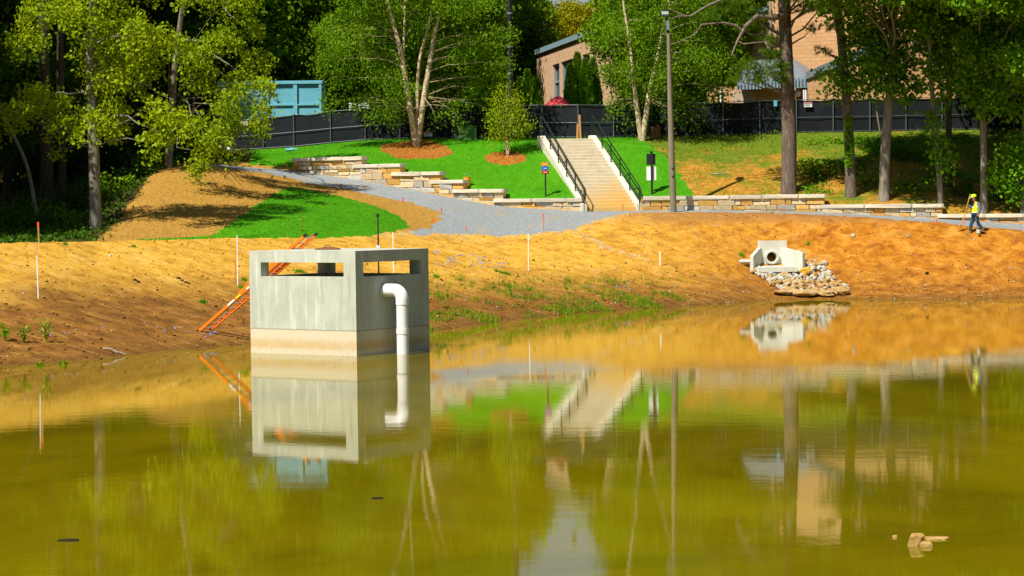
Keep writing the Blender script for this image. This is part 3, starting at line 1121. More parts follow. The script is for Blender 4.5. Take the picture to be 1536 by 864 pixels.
sw0 = on(660, 106)
stepwall = empty('stepped_stone_wall', 'long buff stone retaining wall stepping down beside the gravel path left of the staircase', 'stone wall', sw0)
for q in ((441, 544, 238, 233.8, .05), (543, 601.5, 247.5, 244.8, .5), (600.5, 660.5, 259, 256.7, .48), (659.5, 695.5, 270.5, 269.5, .5), (694.5, 755, 284.3, 282.8, .5), (754, 872, 298, 297.3, .42)):
    wall_run(stepwall, q[0], q[1], q[2], q[3], q[4], front=.0, weights=(5, 2.4, 3))
rw0 = on(1150, 102.3)
rwall = empty('stone_wall', 'low buff stone retaining wall right of the staircase running under the tree slope', 'stone wall', rw0)
for q in ((963, 1237.5, 294.8, 291.2, 0), (1236, 1414, 307.5, 305.2, .2), (1412, 1560, 321.4, 319.6, .15), (1559, 1720, 334, 333, .15)):
    wall_run(rwall, q[0], q[1], q[2], q[3], q[4], weights=(5, 4, 1.2))

# ================================================================ STAIRCASE
bl = P(880, 315.6, 103.25); br = P(954, 315.0, 103.4)
tl = P(818, 208.7, 110.9); tr_ = P(886, 208.2, 111.2)
zb0 = (bl[2] + br[2]) / 2; zt0 = (tl[2] + tr_[2]) / 2
NS = 22
stairs = empty('staircase', 'wide pale concrete staircase with clay-stained lower steps climbing the lawn', 'staircase', ((bl + br) / 2))
bl[2] = br[2] = zb0; tl[2] = tr_[2] = zt0
rise = (zt0 - zb0) / NS
for i in range(NS):
    f0, f1_ = i / NS, (i + 1) / NS
    l0 = bl + (tl - bl) * f0; r0 = br + (tr_ - br) * f0
    l1 = bl + (tl - bl) * f1_; r1 = br + (tr_ - br) * f1_
    dl = (l1 - l0) * .10; dr = (r1 - r0) * .10
    z1 = zb0 + rise * (i + 1)
    poly = []
    m = MB()
    A = [l0, r0, r1 + dr * .0, l1]
    lowz = z1 - rise - .12
    pts_ = [(p_[0], p_[1], lowz) for p_ in A]
    m.prism(pts_, (0, 0, z1 - lowz))
    m.build('step', M['stair'], stairs, bevel=.018)
ez = np.array([0, 0, 1.0])
sd_ = (tl - bl); sd_[2] = 0; sd_ /= np.linalg.norm(sd_)
sr_ = np.array([sd_[1], -sd_[0], 0])
for nm, b_, t_, s in (('cheek_wall', bl, tl, -1), ('cheek_wall', br, tr_, 1)):
    w_ = .27
    lo_i = b_ + sr_ * s * .003; hi_i = t_ + sr_ * s * .003
    A = lo_i - sd_ * .12
    prof = [(A, zb0 - .4), (A, zb0 + .30), (lo_i + sd_ * .25, zb0 + .36), (hi_i, zt0 + .17), (hi_i + sd_ * .5, zt0 + .17), (hi_i + sd_ * .5, zt0 - .9)]
    poly = [(p_[0], p_[1], z) for p_, z in prof]
    MB().prism(poly, sr_ * s * w_).build(nm, M['cheek'], stairs, bevel=.015)
# landing at the top
MB().prism([(p_[0], p_[1], zt0 - .3) for p_ in (tl - sr_ * .0, tr_, tr_ + sd_ * 1.6, tl + sd_ * 1.6)], (0, 0, .296)).build('landing', M['cheek'], stairs)


def handrail(label, b_, t_, s):
    o0 = b_ + sr_ * s * .14
    h = empty('handrail', label, 'handrail', o0, 'handrails of the staircase')
    H_ = .86

    def at_(f, dz):
        p_ = b_ + (t_ - b_) * f + sr_ * s * .14
        return np.array([p_[0], p_[1], zb0 + (zt0 - zb0) * f + .24 + dz])
    lo, hi = (-.012, 1.0)
    for i in range(6):
        f = lo + (hi - lo) * i / 5 * 1.0
        q0 = at_(f, -.05 if i else -.3); MB().tube([q0, at_(f, H_)], .03, 8).build('post', M['railing'], h)
    for dz, r in ((H_, .034), (.42, .02), (.26, .02)):
        MB().tube([at_(lo, dz), at_(hi, dz)], r, 8).build('rail', M['railing'], h)
    q = at_(lo, H_)
    loop = [q, q - sd_ * .16 + (0, 0, -.02), q - sd_ * .25 + (0, 0, -.12), q - sd_ * .25 + (0, 0, -.46), q - sd_ * .16 + (0, 0, -.56), at_(lo, .30)]
    MB().tube(loop, .03, 8).build('return_loop', M['railing'], h)
    e = at_(hi, H_)
    MB().tube([e, e + sd_ * .4 + (0, 0, .02), e + sd_ * .4 + (0, 0, -.85)], .03, 8).build('top_return', M['railing'], h)


handrail('dark metal handrail on the left side of the concrete staircase', bl, tl, -1)
handrail('dark metal handrail on the right side of the concrete staircase', br, tr_, 1)

# ================================================================ CULVERT HEADWALL
CY = hit(1158, 403)[1] + .25
cb_ = P(1158, 402, CY); cz0 = cb_[2]
head = empty('culvert_headwall', 'pale concrete headwall with a round pipe mouth and flared wings on the orange bank', 'culvert', cb_)
hl, hr = P(1137.0, 361, CY)[0], P(1180, 361, CY)[0]
htop = P(1158, 361, CY)[2]
cxp = P(1157.5, 385.5, CY); pz = cxp[2]; ro, ri = .31, .205
# wall plate with a round hole
m = MB()
n = 32
ring_f, ring_b = [], []
sq = []
x0, x1, z0, z1 = hl, hr, cz0 - .5, htop
for k in range(n):
    a_ = 2 * pi * k / n
    dx, dz = cos(a_), sin(a_)
    t = 1e9
    if dx > 1e-6: t = min(t, (x1 - cxp[0]) / dx)
    if dx < -1e-6: t = min(t, (x0 - cxp[0]) / dx)
    if dz > 1e-6: t = min(t, (z1 - pz) / dz)
    if dz < -1e-6: t = min(t, (z0 - pz) / dz)
    sq.append((cxp[0] + dx * t, pz + dz * t)); ring_f.append((cxp[0] + dx * (ro - .02), pz + dz * (ro - .02)))
crn = [(x1, z1), (x0, z1), (x0, z0), (x1, z0)]
for cx_, cz_ in crn:
    k = min(range(n), key=lambda i: (sq[i][0] - cx_) ** 2 + (sq[i][1] - cz_) ** 2)
    sq[k] = (cx_, cz_)
for yy, fl in ((CY, 1), (CY + .25, 0)):
    V = [(p_[0], yy, p_[1]) for p_ in sq] + [(p_[0], yy, p_[1]) for p_ in ring_f]
    m.add(V, [(k, (k + 1) % n, n + (k + 1) % n, n + k) for k in range(n)])
V = [(p_[0], CY, p_[1]) for p_ in sq] + [(p_[0], CY + .25, p_[1]) for p_ in sq]
m.add(V, [(k, (k + 1) % n, n + (k + 1) % n, n + k) for k in range(n)])
hw = m.build('headwall', M['concrete2'], head)
bm = bmesh.new(); bm.from_mesh(hw.data); bmesh.ops.remove_doubles(bm, verts=bm.verts, dist=1e-4); bmesh.ops.recalc_face_normals(bm, faces=bm.faces); bm.to_mesh(hw.data); bm.free()
# pipe ring and barrel
m = MB(); V = []; F = []
prof = [(ro, CY + .3), (ro, CY - .14), (ro - .03, CY - .16), (ri + .02, CY - .16), (ri, CY - .13), (ri, CY + 3.0)]
for r, yy in prof:
    V += [(cxp[0] + r * cos(2 * pi * k / 28), yy, pz + r * sin(2 * pi * k / 28)) for k in range(28)]
for i in range(len(prof) - 1):
    F += [(i * 28 + k, i * 28 + (k + 1) % 28, (i + 1) * 28 + (k + 1) % 28, (i + 1) * 28 + k) for k in range(28)]
F.append(tuple(range(5 * 28, 6 * 28)))
m.add(V, F)
m.build('pipe_mouth', M['concrete2'], head, smooth=True)
# wings
for s, xi, xo, depth, zi, zo in ((-1, P(1142, 380, CY)[0], P(1126.5, 381, CY)[0], .95, P(1140, 372, CY)[2], P(1128, 384, CY - .9)[2]),
                                 (1, P(1172, 380, CY)[0], P(1199.5, 381, CY)[0], .9, P(1173, 371.5, CY)[2], P(1199, 379, CY - .9)[2])):
    zb = cz0 - .6
    a_ = (xi, CY - .003); b_ = (xo, CY - depth)
    d = np.array([b_[0] - a_[0], b_[1] - a_[1]]); d /= np.linalg.norm(d)
    nn = np.array([-d[1], d[0]]) * (1 if s < 0 else -1)
    if nn[1] < 0: nn = -nn
    nn = nn * .16
    poly = [(a_[0], a_[1], zb), (b_[0], b_[1], zb), (b_[0], b_[1], zo), (a_[0] + (b_[0] - a_[0]) * .12, a_[1] + (b_[1] - a_[1]) * .12, zi), (a_[0], a_[1], zi)]
    MB().prism(poly, (nn[0], min(nn[1], .14), 0)).build('wing_wall', M['concrete2'], head, bevel=.01)
ap = [hit(1142, 404), hit(1190, 404)]
zz = cz0 - .02
zz += .13
MB().prism([(P(1141, 400, CY)[0], CY - .01, zz - .2), (P(1184, 400, CY)[0], CY - .01, zz - .2), (P(1196, 406, CY - .9)[0], CY - .95, zz - .25), (P(1132, 406, CY - .9)[0], CY - .95, zz - .25)], (0, 0, .2)).build('apron', M['concrete2'], head)

# riprap: big named rocks, then the rubble between
def rock(px, py, wpx, hpx, mat, label, seed, group=None, sink=.25, cat='rock', flat=None):
    g = hit(px, py + hpx * .35)
    s = FOC / g[1]
    rw, rh = wpx / 2 / s, hpx / 2 / s
    m = MB().blob((g[0], g[1] + .05, g[2] + rh * (1 - sink)), 1.0, seed, 2, (rw, rw * .8, rh), .16)
    V = np.array(m.v)
    # undo the random spin for width: rescale to the wanted box
    mn, mx = V.min(0), V.max(0)
    V[:, 0] = (V[:, 0] - (mn[0] + mx[0]) / 2) * (2 * rw / (mx[0] - mn[0])) + g[0]
    V[:, 2] = (V[:, 2] - mn[2]) * (2 * rh / (mx[2] - mn[2])) + g[2] - sink * rh
    m.v = [tuple(q) for q in V]
    return tag(m.build('rock', M[mat], org=g), label, cat, group)


ledge = 'ledge stones at the waterline below the culvert'
rock(1180, 438, 44, 9, 'rock_tan', 'long flat tan slab at the waterline, leftmost ledge stone below the culvert', 3, ledge)
rock(1212, 440, 48, 11, 'rock_tan', 'wide tan slab in the middle of the waterline ledge below the culvert', 4, ledge)
rock(1238, 441, 34, 10, 'rock_tan', 'tan ledge stone between the middle slab and the pale end block', 5, ledge)
rock(1263, 437, 26, 15, 'rock_tan', 'pale squared block at the right end of the waterline ledge', 6, ledge)
rock(1117, 394, 22, 9, 'rock_grey', 'pale grey slab lying left of the culvert wing wall', 7)
rock(1127, 399, 12, 8, 'rock_tan', 'ochre rock tucked against the left culvert wing wall', 8)
rock(1208, 408, 20, 13, 'rock_yel', 'bright yellow rock in the riprap below the right wing wall', 9)
rock(1200, 379, 11, 9, 'rock_tan', 'tan rock perched behind the right culvert wing wall', 10)
rock(1206, 390, 10, 9, 'rock_grey', 'grey rock touching the end of the right culvert wing wall', 12)
rock(1206, 398, 12, 10, 'rock_tan', 'pale tan rock just above the bright yellow rock', 13)
rock(1217, 394, 10, 13, 'rock_tan', 'upright ochre block standing in the riprap right of the culvert', 14)
rock(1230, 397, 16, 8, 'rock_tan', 'flat ochre rock right of the upright block in the riprap', 15)
rock(1237, 396, 12, 9, 'rock_grey', 'grey rock at the upper right edge of the riprap', 16)
rock(1178, 414, 18, 10, 'rock_tan', 'pinkish tan slab in the riprap below the culvert apron', 17)
rock(1182, 404, 28, 10, 'rock_grey', 'dark grey slab bridging the riprap in front of the right wing wall', 18)
rock(1280, 354.5, 7, 7, 'rock_grey', 'single white rock on the orange bank right of the culvert', 19)
rock(1274, 386, 6, 5, 'rock_yel', 'small yellow stone alone on the bank right of the riprap', 20)
rock(1362, 355, 8, 5, 'rock_tan', 'tan stone high on the orange bank below the worker', 21)
rock(1391, 411, 6, 5, 'dark_debris', 'dark clod low on the right bank near the water', 22)
RR = random.Random(5)
m_g, m_t = MB(), MB()
rip = [(1121, 401), (1136, 397), (1200, 396), (1236, 396), (1246, 412), (1272, 436), (1270, 444), (1180, 444), (1160, 432), (1146, 420), (1129, 413)]
cnt = 0
while cnt < 520:
    px, py = RR.uniform(1128, 1274), RR.uniform(396, 446)
    if not inpoly(np.array([px]), np.array([py]), rip)[0] or (1136 < px < 1192 and py < 405): continue
    g = hit(px, py)
    r = RR.choice((.07, .09, .10, .12, .15))
    mm = m_g if RR.random() < (.68 if py < 424 else .2) else m_t
    mm.blob((g[0], g[1], g[2] + r * .45 + RR.uniform(0, .05)), r, RR.randint(0, 9999), 1, (1, .9, .72), .22)
    cnt += 1
tag(m_g.build('riprap', M['rock_grey'], smooth=False), 'pale grey broken stone spilling from the culvert to the water', 'riprap', kind='stuff')
tag(m_t.build('riprap', M['rock_tan'], smooth=False), 'tan broken stone along the foot of the riprap by the water', 'riprap', kind='stuff')

# rocks standing out of the pond, floating bits
def water_rock(px, py, wpx, hpx, mat, label, seed, name='rock', cat='rock', lean=0.0):
    d = ray(px, py); Y = -CAM_H / d[2] * d[1]
    g = np.array([d[0] / d[1] * Y, Y, 0]); s = FOC / Y
    rw, rh = wpx / 2 / s, hpx / s
    m = MB().blob(g, 1.0, seed, 2, (1, .8, 1), .13)
    V = np.array(m.v); mn, mx = V.min(0), V.max(0)
    V = (V - (mn + mx) / 2) / ((mx - mn) / 2)
    V = np.clip(V, -.72, .72) / .72
    V[:, 0] = V[:, 0] * rw + lean * V[:, 2] * rw + g[0]; V[:, 1] = V[:, 1] * rw * .7 + g[1]
    V[:, 2] = V[:, 2] * rh + .0
    m.v = [tuple(q) for q in V]
    return tag(m.build(name, M[mat], org=g), label, cat)


water_rock(1373, 818, 22, 18, 'pond_rock', 'largest tan rock leaning up out of the pond water', 31, lean=.35)
water_rock(1389, 819, 18, 7, 'pond_rock', 'rounded pale rock resting against the largest rock in the pond', 32)
water_rock(1405, 808, 36, 3.2, 'pond_rock', 'long flat rock barely above the water behind the largest one', 33)
water_rock(1342, 806, 7, 3.5, 'pond_rock', 'tiny pale stone alone in the water left of the largest rock', 34)
water_rock(566, 748, 17, 2.2, 'dark_debris', 'small dark piece of driftwood floating below the concrete box', 35, 'driftwood', 'driftwood')
water_rock(102, 811, 32, 2.0, 'dark_debris', 'dark stick floating at the lower left of the pond', 36, 'driftwood', 'driftwood')

# ================================================================ STAKES AND MARKERS
def stake(px, yt, yb, mat, r, label, name='survey_stake', tip=None, tipfrac=.35, Y=None, group=None, dx=0.0, sq=True):
    g = hit(px, yb) if Y is None else on(px, Y, yb)
    top = P(px + dx, yt, g[1])
    o = empty(name, label, 'stake', g, group)
    if tip == 'flag' or mat == 'flag': r *= .72
    m = MB()
    a_ = g - (0, 0, .15)
    f = tipfrac if tip else 0
    c = g + (top - g) * (1 - f)
    (m.bar(a_, c, 2 * r, 1.2 * r, up=(0, 1, 0)) if sq else m.tube([a_, c], r, 8))
    m.build('shaft', M[mat], o)
    if tip:
        m = MB(); m.bar(c, top, 2 * r + .006, 1.2 * r + .006, up=(0, 1, 0)); m.build('painted_tip', M[tip], o)
    return o


stake(57.5, 365, 448, 'white', .016, 'tall white stake with a pink tip on the left bank', 'marker_stake', 'faded', .22, dx=-3)
stake(356.5, 353, 428, 'white', .016, 'plain white stake on the bank above the ladder', 'marker_stake', dx=-1)
stake(353, 391, 428, 'stakewood', .016, 'short brown upright beside the white stake above the ladder', 'marker_stake', Y=74.3)  # thin brown upright just left of the white stake
stake(792.5, 350, 406, 'white', .018, 'tall white stake on the bank below the gravel path', 'marker_stake')
stake(590.5, 348, 413, 'white', .018, 'thin white stake seen just behind the concrete box', 'marker_stake', dx=-1.5)
stake(990.5, 377, 399, 'white', .024, 'short white stake on the bank right of the middle', 'marker_stake', dx=-1)
stake(58.5, 333, 364, 'stakewood', .035, 'rough wooden stake with an orange top at the edge of the woods', 'survey_stake', 'flag', .22, dx=-1.5)
stake(815.5, 319.5, 346, 'stakewood', .028, 'red tipped wooden stake at the front of the gravel below the signpost', 'survey_stake', 'flag', .42)
stake(699.5, 339, 350, 'stakewood', .03, 'red tipped short stake at the left front edge of the gravel', 'survey_stake', 'flag', .45)
stake(934.5, 306, 318.5, 'stakewood', .025, 'red tipped stake at the foot of the staircase', 'survey_stake', 'flag', .6)
stake(662, 311, 322, 'stakewood', .035, 'red tipped stake at the bend of the path beside the bare dirt', 'survey_stake', 'flag', .55)
stake(604, 296.5, 303, 'flag', .04, 'red stub of a stake beside the path, middle of three on its lower edge', 'survey_stake')
stake(511, 276, 283, 'flag', .04, 'red stub of a stake farthest up the left part of the path', 'survey_stake')
stake(649.5, 328, 334, 'flag', .035, 'red stub of a stake in the bare dirt near the grass slope', 'survey_stake')
stake(1405, 328, 338, 'stakewood', .03, 'pinkish stake on the gravel left of the worker', 'survey_stake', 'flag', .8)
stake(1172, 313, 320, 'stakewood', .025, 'small stake in front of the low right stone wall', 'survey_stake', 'flag', .5)
stake(987, 187, 208, 'stakewood', .04, 'thin stake with a red tip beside the dark bin on the hillside', 'survey_stake', 'flag', .35)
stake(871, 172, 207, 'stakewood', .05, 'pale board propped against the black fence above the staircase', 'board', Y=112.4, dx=-2)
stake(865.5, 186, 207.5, 'stakewood', .05, 'shorter pale board against the fence above the staircase', 'board', Y=112.5, dx=1)
stake(875, 184, 207, 'black', .04, 'dark leaning prop by the pale boards at the fence', 'board', Y=112.5, dx=-4)
stake(1322, 167, 198, 'steel_pole', .04, 'grey pole leaning on the fence right of the middle pine', 'leaning_pole', Y=112.8, dx=-7, sq=False)

# signs
def flat_panel(c, w_, h_, t=.02):
    return MB().box(c, (w_, t, h_))


g = hit(818.5, 294.5); s = FOC / g[1]
sp = empty('trail_sign', 'thin signpost with stacked orange, blue and red plates on the lawn', 'sign', g)
MB().box((g[0], g[1], g[2] + 45 / s / 2), (.07, .07, 51 / s + .2)).build('post', M['black'], sp)
for yc, k in ((246.5, 'sign_orange'), (252.6, 'sign_blue'), (258.5, 'sign_red')):
    c = P(817.3 + (yc - 246.5) * .05, yc, g[1] - .06)
    pl = flat_panel(c, 10.6 / s, 5.2 / s, .03).build('plate', M[k], sp, bevel=.02)
    for i in range(4):
        flat_panel(c + ((i - 1.5) * 1.25 / s, -.018, 0), .9 / s, 1.1 / s, .006).build('lettering', M['label_white'], pl)
g = hit(978, 290.5); s = FOC / g[1]
sp = empty('notice_sign', 'dark signpost with a black panel above a white panel on the lawn', 'sign', g)
MB().box((g[0], g[1] - .05, g[2] + 31 / s), (.10, .08, 64 / s)).build('post', M['black'], sp)
flat_panel(P(976.5, 239, g[1]), 13.5 / s, 16.5 / s, .03).build('upper_panel', M['black'], sp)
flat_panel(P(977, 260.2, g[1]), 14.5 / s, 20.5 / s, .03).build('lower_panel', M['white'], sp)
MB().box((g[0] - .02, g[1] - .05, P(977, 228, g[1])[2]), (.16, .12, .06)).build('post_cap', M['black'], sp)

# lamp post
g = on(1010.5, 101.9, 315)
lp = empty('lamp_post', 'tall weathered pole with a floodlight in front of the right stone wall', 'lamp post', g)
pole_pts = [g - (0, 0, .3), P(1007, 220, 101.9), P(1004.5, 130, 101.9), P(1002.8, 50, 101.9)]
MB().tube(pole_pts, [.150, .135, .105, .085], 14).build('pole', M['steel_pole'], lp, smooth=True)
tp = pole_pts[-1]
MB().tube([tp - (0, 0, .15), P(1000.5, 32, 101.9), P(998, 26, 101.9)], [.05, .045, .04], 8).build('bracket', M['black'], lp)
MB().box(P(1001.8, 38, 101.8), (.14, .14, .42)).build('junction_box', M['galv'], lp, bevel=.01)
hd = MB().prism([P(991.5, 24, 101.75), P(1003.5, 24, 101.75), P(1002.5, 15.5, 101.95), P(992.5, 15.5, 101.95)], (0, .22, 0)).build('floodlight', M['black'], lp)
for i in range(4):
    c = P(993.6 + i * 2.6, 19.3, 101.80)
    MB().box(c, (.065, .03, .13)).build('lamp_cell', M['lens'], hd)
for zf in (250, 262):
    MB().box(P(1008, zf, 101.72), (.08, .03, .12)).build('tag_plate', M['galv'], lp)

# orange bucket behind the stepped wall
g = hit(701, 279.5)
bk = empty('bucket', 'orange plastic bucket standing on the lawn behind the stepped wall', 'bucket', g)
MB().lathe(g, [(.12, 0), (.135, .02), (.16, .38), (.172, .39), (.172, .42), (.15, .42), (.12, .05)], 18).build('pail', M['bucket'], bk, smooth=True)
MB().tube([g + (.16 * cos(t), 0, .40 + .20 * sin(t)) for t in np.linspace(0, pi, 9)], .008, 6).build('handle', M['alum'], bk)

# dark bin, green box and litter near the fence
g = hit(984, 208.5); s = FOC / g[1]
bn = empty('rusty_barrel', 'rusty dark barrel beside the twin birch at the fence', 'barrel', g)
MB().lathe(g, [(.26, 0), (.27, .25), (.255, .27), (.27, .50), (.255, .52), (.26, .60), (.24, .60), (.24, .5), (.02, .5)], 18).build('drum', M['rust'], bn, smooth=True)
MB().lathe(g + (0, 0, .57), [(.275, 0), (.275, .03), (.25, .03)], 18).build('rim', M['rust'], bn)
g = on(702, 114.6, 206); s = FOC / g[1]
ub = empty('utility_box', 'green utility cabinet standing in front of the black fence behind the lawn', 'utility box', g)
MB().box(g + (0, 0, .32), (.90, .5, .68)).build('cabinet', M['utility_green'], ub, bevel=.02)
MB().box(g + (0, 0, .69), (.96, .56, .05)).build('cabinet_lid', M['utility_green'], ub, bevel=.01)
g = hit(436, 227)
tag(MB().tube([g + (-.25, 0, .07), g + (.1, .02, .09), g + (.32, .05, .07)], [.07, .09, .06], 8).build('litter', M['blue_metal'], org=g), 'pale blue crumpled tarp lying in the grass below the fence', 'tarp')

# ================================================================ SCREENED FENCE
fpx = [150, 200, 250, 300, 350, 397, 443, 498, 550, 602, 655, 708, 760, 815, 869, 922, 975, 1030, 1086, 1141, 1196, 1251, 1306, 1360, 1414, 1468, 1522, 1576, 1630, 1684]
ftop = np.interp(fpx, [150, 200, 250, 300, 397, 443, 498, 550, 602, 655, 760, 869, 922, 1086, 1141, 1196, 1251, 1306, 1359, 1460, 1536, 1684],
                 [206, 200, 194, 187.5, 177, 172.5, 167, 163, 161, 159.3, 158, 157.5, 157.5, 153.5, 151.5, 150, 149, 148, 147, 145, 143.5, 141])
f0 = on(850, 113.4)
fence = empty('fence', 'long chain link fence covered in black mesh along the top of the slope', 'fence', f0)
fb, ft = [], []
for px, yt in zip(fpx, ftop):
    Y = float(np.interp(u_of(px), _uf, YF[R_FN])) - .05
    u = u_of(px)
    b_ = np.array([u * Y, Y, 0.0]); b_[2] = gz(b_[0], b_[1])
    t_ = b_.copy(); t_[2] = zat(px, yt, Y)
    fb.append(b_); ft.append(t_)
for i, (b_, t_) in enumerate(zip(fb, ft)):
    MB().tube([b_ - (0, .04, .2), t_ + (0, -.04, .06)], .032, 8).build('post', M['fence_steel'], fence)
    if i:
        a0, a1 = fb[i - 1], ft[i - 1]
        n_ = 6
        V, F = [], []
        for k in range(n_ + 1):
            f = k / n_
            for zf in (0, .5, 1):
                p_ = a0 + (b_ - a0) * f + ((a1 + (t_ - a1) * f) - (a0 + (b_ - a0) * f)) * (zf * .985 + .01)
                p_ = p_ + (0, .03 + (.05 * sin(pi * f) * (.5 if zf == .5 else 1) * RN.uniform(.5, 1.2)), 0 if zf < 1 else -.05 * sin(pi * f) * RN.uniform(.3, 1.5))
                V.append(p_)
        for k in range(n_):
            for z_ in range(2):
                a_ = k * 3 + z_
                F.append((a_, a_ + 3, a_ + 4, a_ + 1))
        MB().add(V, F).build('screen_panel', M['screen'], fence, smooth=True)
        MB().tube([a1, t_], .018, 6).build('top_rail', M['fence_steel'], fence)
        MB().tube([a0 + (a1 - a0) * .47 - (0, .03, 0), b_ + (t_ - b_) * .47 - (0, .03, 0)], .016, 6).build('middle_rail', M['fence_steel'], fence)
        MB().tube([a0 + (0, -.03, .06), b_ + (0, -.03, .06)], .014, 6).build('bottom_wire', M['fence_steel'], fence)


def fence_sign(px, py, wpx, hpx, mat, label, head=None):
    Y = float(np.interp(u_of(px), _uf, YF[R_FN])) - .14
    c = P(px, py, Y); s = FOC / Y
    o = empty('fence_sign', label, 'sign', c - (0, 0, hpx / 2 / s))
    p0 = flat_panel(c, wpx / s, hpx / s, .015).build('board', M[mat], o)
    if head:
        flat_panel(c + (0, -.011, hpx * .32 / s), wpx * .92 / s, hpx * .26 / s, .004).build('header_print', M[head], o)
        for k in range(2):
            flat_panel(c + (-.03, -.011, -hpx * (.02 + .22 * k) / s), wpx * (.78 - .2 * k) / s, hpx * .09 / s, .004).build('text_line', M['black'], o)


fence_sign(1212, 157, 12, 7, 'white', 'small white sign with red print hanging on the fence right of the big pine', 'sign_red2')
fence_sign(642, 201, 13, 7, 'white', 'small white sign low on the fence beside the left birch', 'sign_red2')
fence_sign(366, 185, 12, 7, 'beige', 'small beige sign on the dark fence below the blue container')
fence_sign(343, 222, 5, 5, 'white', 'tiny white notice low on the fence behind hanging leaves')
fence_sign(1163, 155, 5, 9, 'blue_metal', 'pale blue tag hanging on the fence left of the big pine')
fence_sign(772, 200, 6, 5, 'blue_metal', 'small pale blue notice on the fence behind the sapling')

# ================================================================ THINGS BEYOND THE FENCE
# blue container
Yc = 121.0
c0_, c1_ = P(326, 126, Yc), P(483.5, 121.8, Yc)
zt_ = P(483, 121.8, Yc)[2]; zb_ = gz(c1_[0], Yc)
cont = empty('blue_container', 'pale blue metal site container standing behind the fence on the left', 'container', ((c0_[0] + c1_[0]) / 2, Yc, zb_))
W_ = c1_[0] - c0_[0]
MB().box(((c0_[0] + c1_[0]) / 2, Yc + 1.25, (zt_ + zb_) / 2), (W_ - .06, 2.4, zt_ - zb_ - .1)).build('body', M['blue_metal'], cont)
for px in (330, 362, 401, 443, 480.5):
    x_ = P(px, 150, Yc)[0]
    MB().box((x_, Yc, (zt_ + zb_) / 2), (.13 if px != 443 else .2, .12, zt_ - zb_ - .02)).build('upright', M['blue_frame'], cont)
MB().box(((c0_[0] + c1_[0]) / 2, Yc - .01, zt_ - .06), (W_, .16, .13)).build('top_beam', M['blue_frame'], cont)
MB().box(((c0_[0] + c1_[0]) / 2, Yc + .01, P(460, 157, Yc)[2]), (W_ - .1, .1, .07)).build('mid_beam', M['blue_frame'], cont)
MB().box(((c0_[0] + c1_[0]) / 2, Yc + 1.25, zt_ + .02), (W_ + .06, 2.6, .05)).build('roof', M['blue_frame'], cont)
for i, (px, xw) in enumerate(((529, 10), (546, 16))):
    Y = 119.5
    c = P(px, 159.5, Y); s = FOC / Y
    e = empty('air_unit', ('squat' if i else 'smaller') + ' white equipment box ' + ('right of its pair showing above the fence' if i else 'next to the container showing above the fence'), 'equipment box', (c[0], Y, gz(c[0], Y)))
    zb = gz(c[0], Y)
    MB().box((c[0], Y, (c[2] + .17 + zb) / 2), (xw / s, .5, c[2] + .17 - zb)).build('cabinet', M['white'], e, bevel=.015)
    for k in range(4):
        MB().box((c[0], Y - .257, c[2] + .08 - k * .09), (xw / s * .7, .02, .03)).build('louvre', M['galv'], e)

# dark utility pole
g = on(766, 121, 160)
up_ = empty('utility_pole', 'thick dark pole rising behind the sapling left of the brick building', 'utility pole', g)
MB().tube([g, P(764, 20, 121), P(762, -160, 121)], [.15, .14, .12], 12).build('pole', M['black'], up_, smooth=True)
for yk in (20, 70, 110):
    MB().tube([P(764.6, yk, 121) + (0, 0, -.05), P(764.6, yk, 121) + (0, 0, .05)], .165, 12).build('band', M['galv'], up_)
MB().bar(P(742, -140, 121), P(782, -141, 121), .1, .12).build('crossarm', M['bark_dark'], up_)

# red canopy
Y = 117.0
c = P(829, 157, Y)
um = empty('red_canopy', 'red canvas umbrella top showing above the fence by the brick building', 'umbrella', (c[0], Y, gz(c[0], Y)))
a_, b_ = P(817, 158, Y), P(840, 157, Y); R_ = .72
apx = P(837, 144.8, Y)
for k in range(6):
    t0_, t1_ = 2 * pi * k / 6, 2 * pi * (k + 1) / 6
    V = []; F = []
    for i in range(6):
        f = i / 5
        for j in range(5):
            t = t0_ + (t1_ - t0_) * j / 4
            rr_ = R_ * f * (1 - .06 * sin(pi * j / 4) * f)
            V.append((apx[0] + rr_ * cos(t), apx[1] + rr_ * sin(t), apx[2] - .50 * f ** 1.7 + .02 * sin(pi * j / 4)))
    for i in range(5):
        for j in range(4):
            q = i * 5 + j; F.append((q, q + 1, q + 6, q + 5))
    MB().add(V, F).build('canvas_panel', M['redcloth'], um, smooth=True)
MB().tube([(apx[0], apx[1], gz(c[0], Y)), apx], .025, 8).build('pole', M['galv'], um)

# ---- brick building on the left
def wall_pt(p0, p1, f, z):
    q = p0 + (p1 - p0) * f
    return np.array([q[0], q[1], z])


A0 = P(805, 75, 150.0); A1 = P(919, 33, 127.0)
zroof = (A0[2] + A1[2]) / 2
zbs = gz(A1[0], A1[1]) - 1
bldg = empty('brick_building', 'tan brick building with slate blue roof edge behind the twin birch', 'building', (A1[0], A1[1], zbs))
a2, b2 = A0[:2], A1[:2]
ldir = (b2 - a2); Lw = np.linalg.norm(ldir); ldir /= Lw
nin = np.array([-ldir[1], ldir[0]])
if nin[0] < 0: nin = -nin


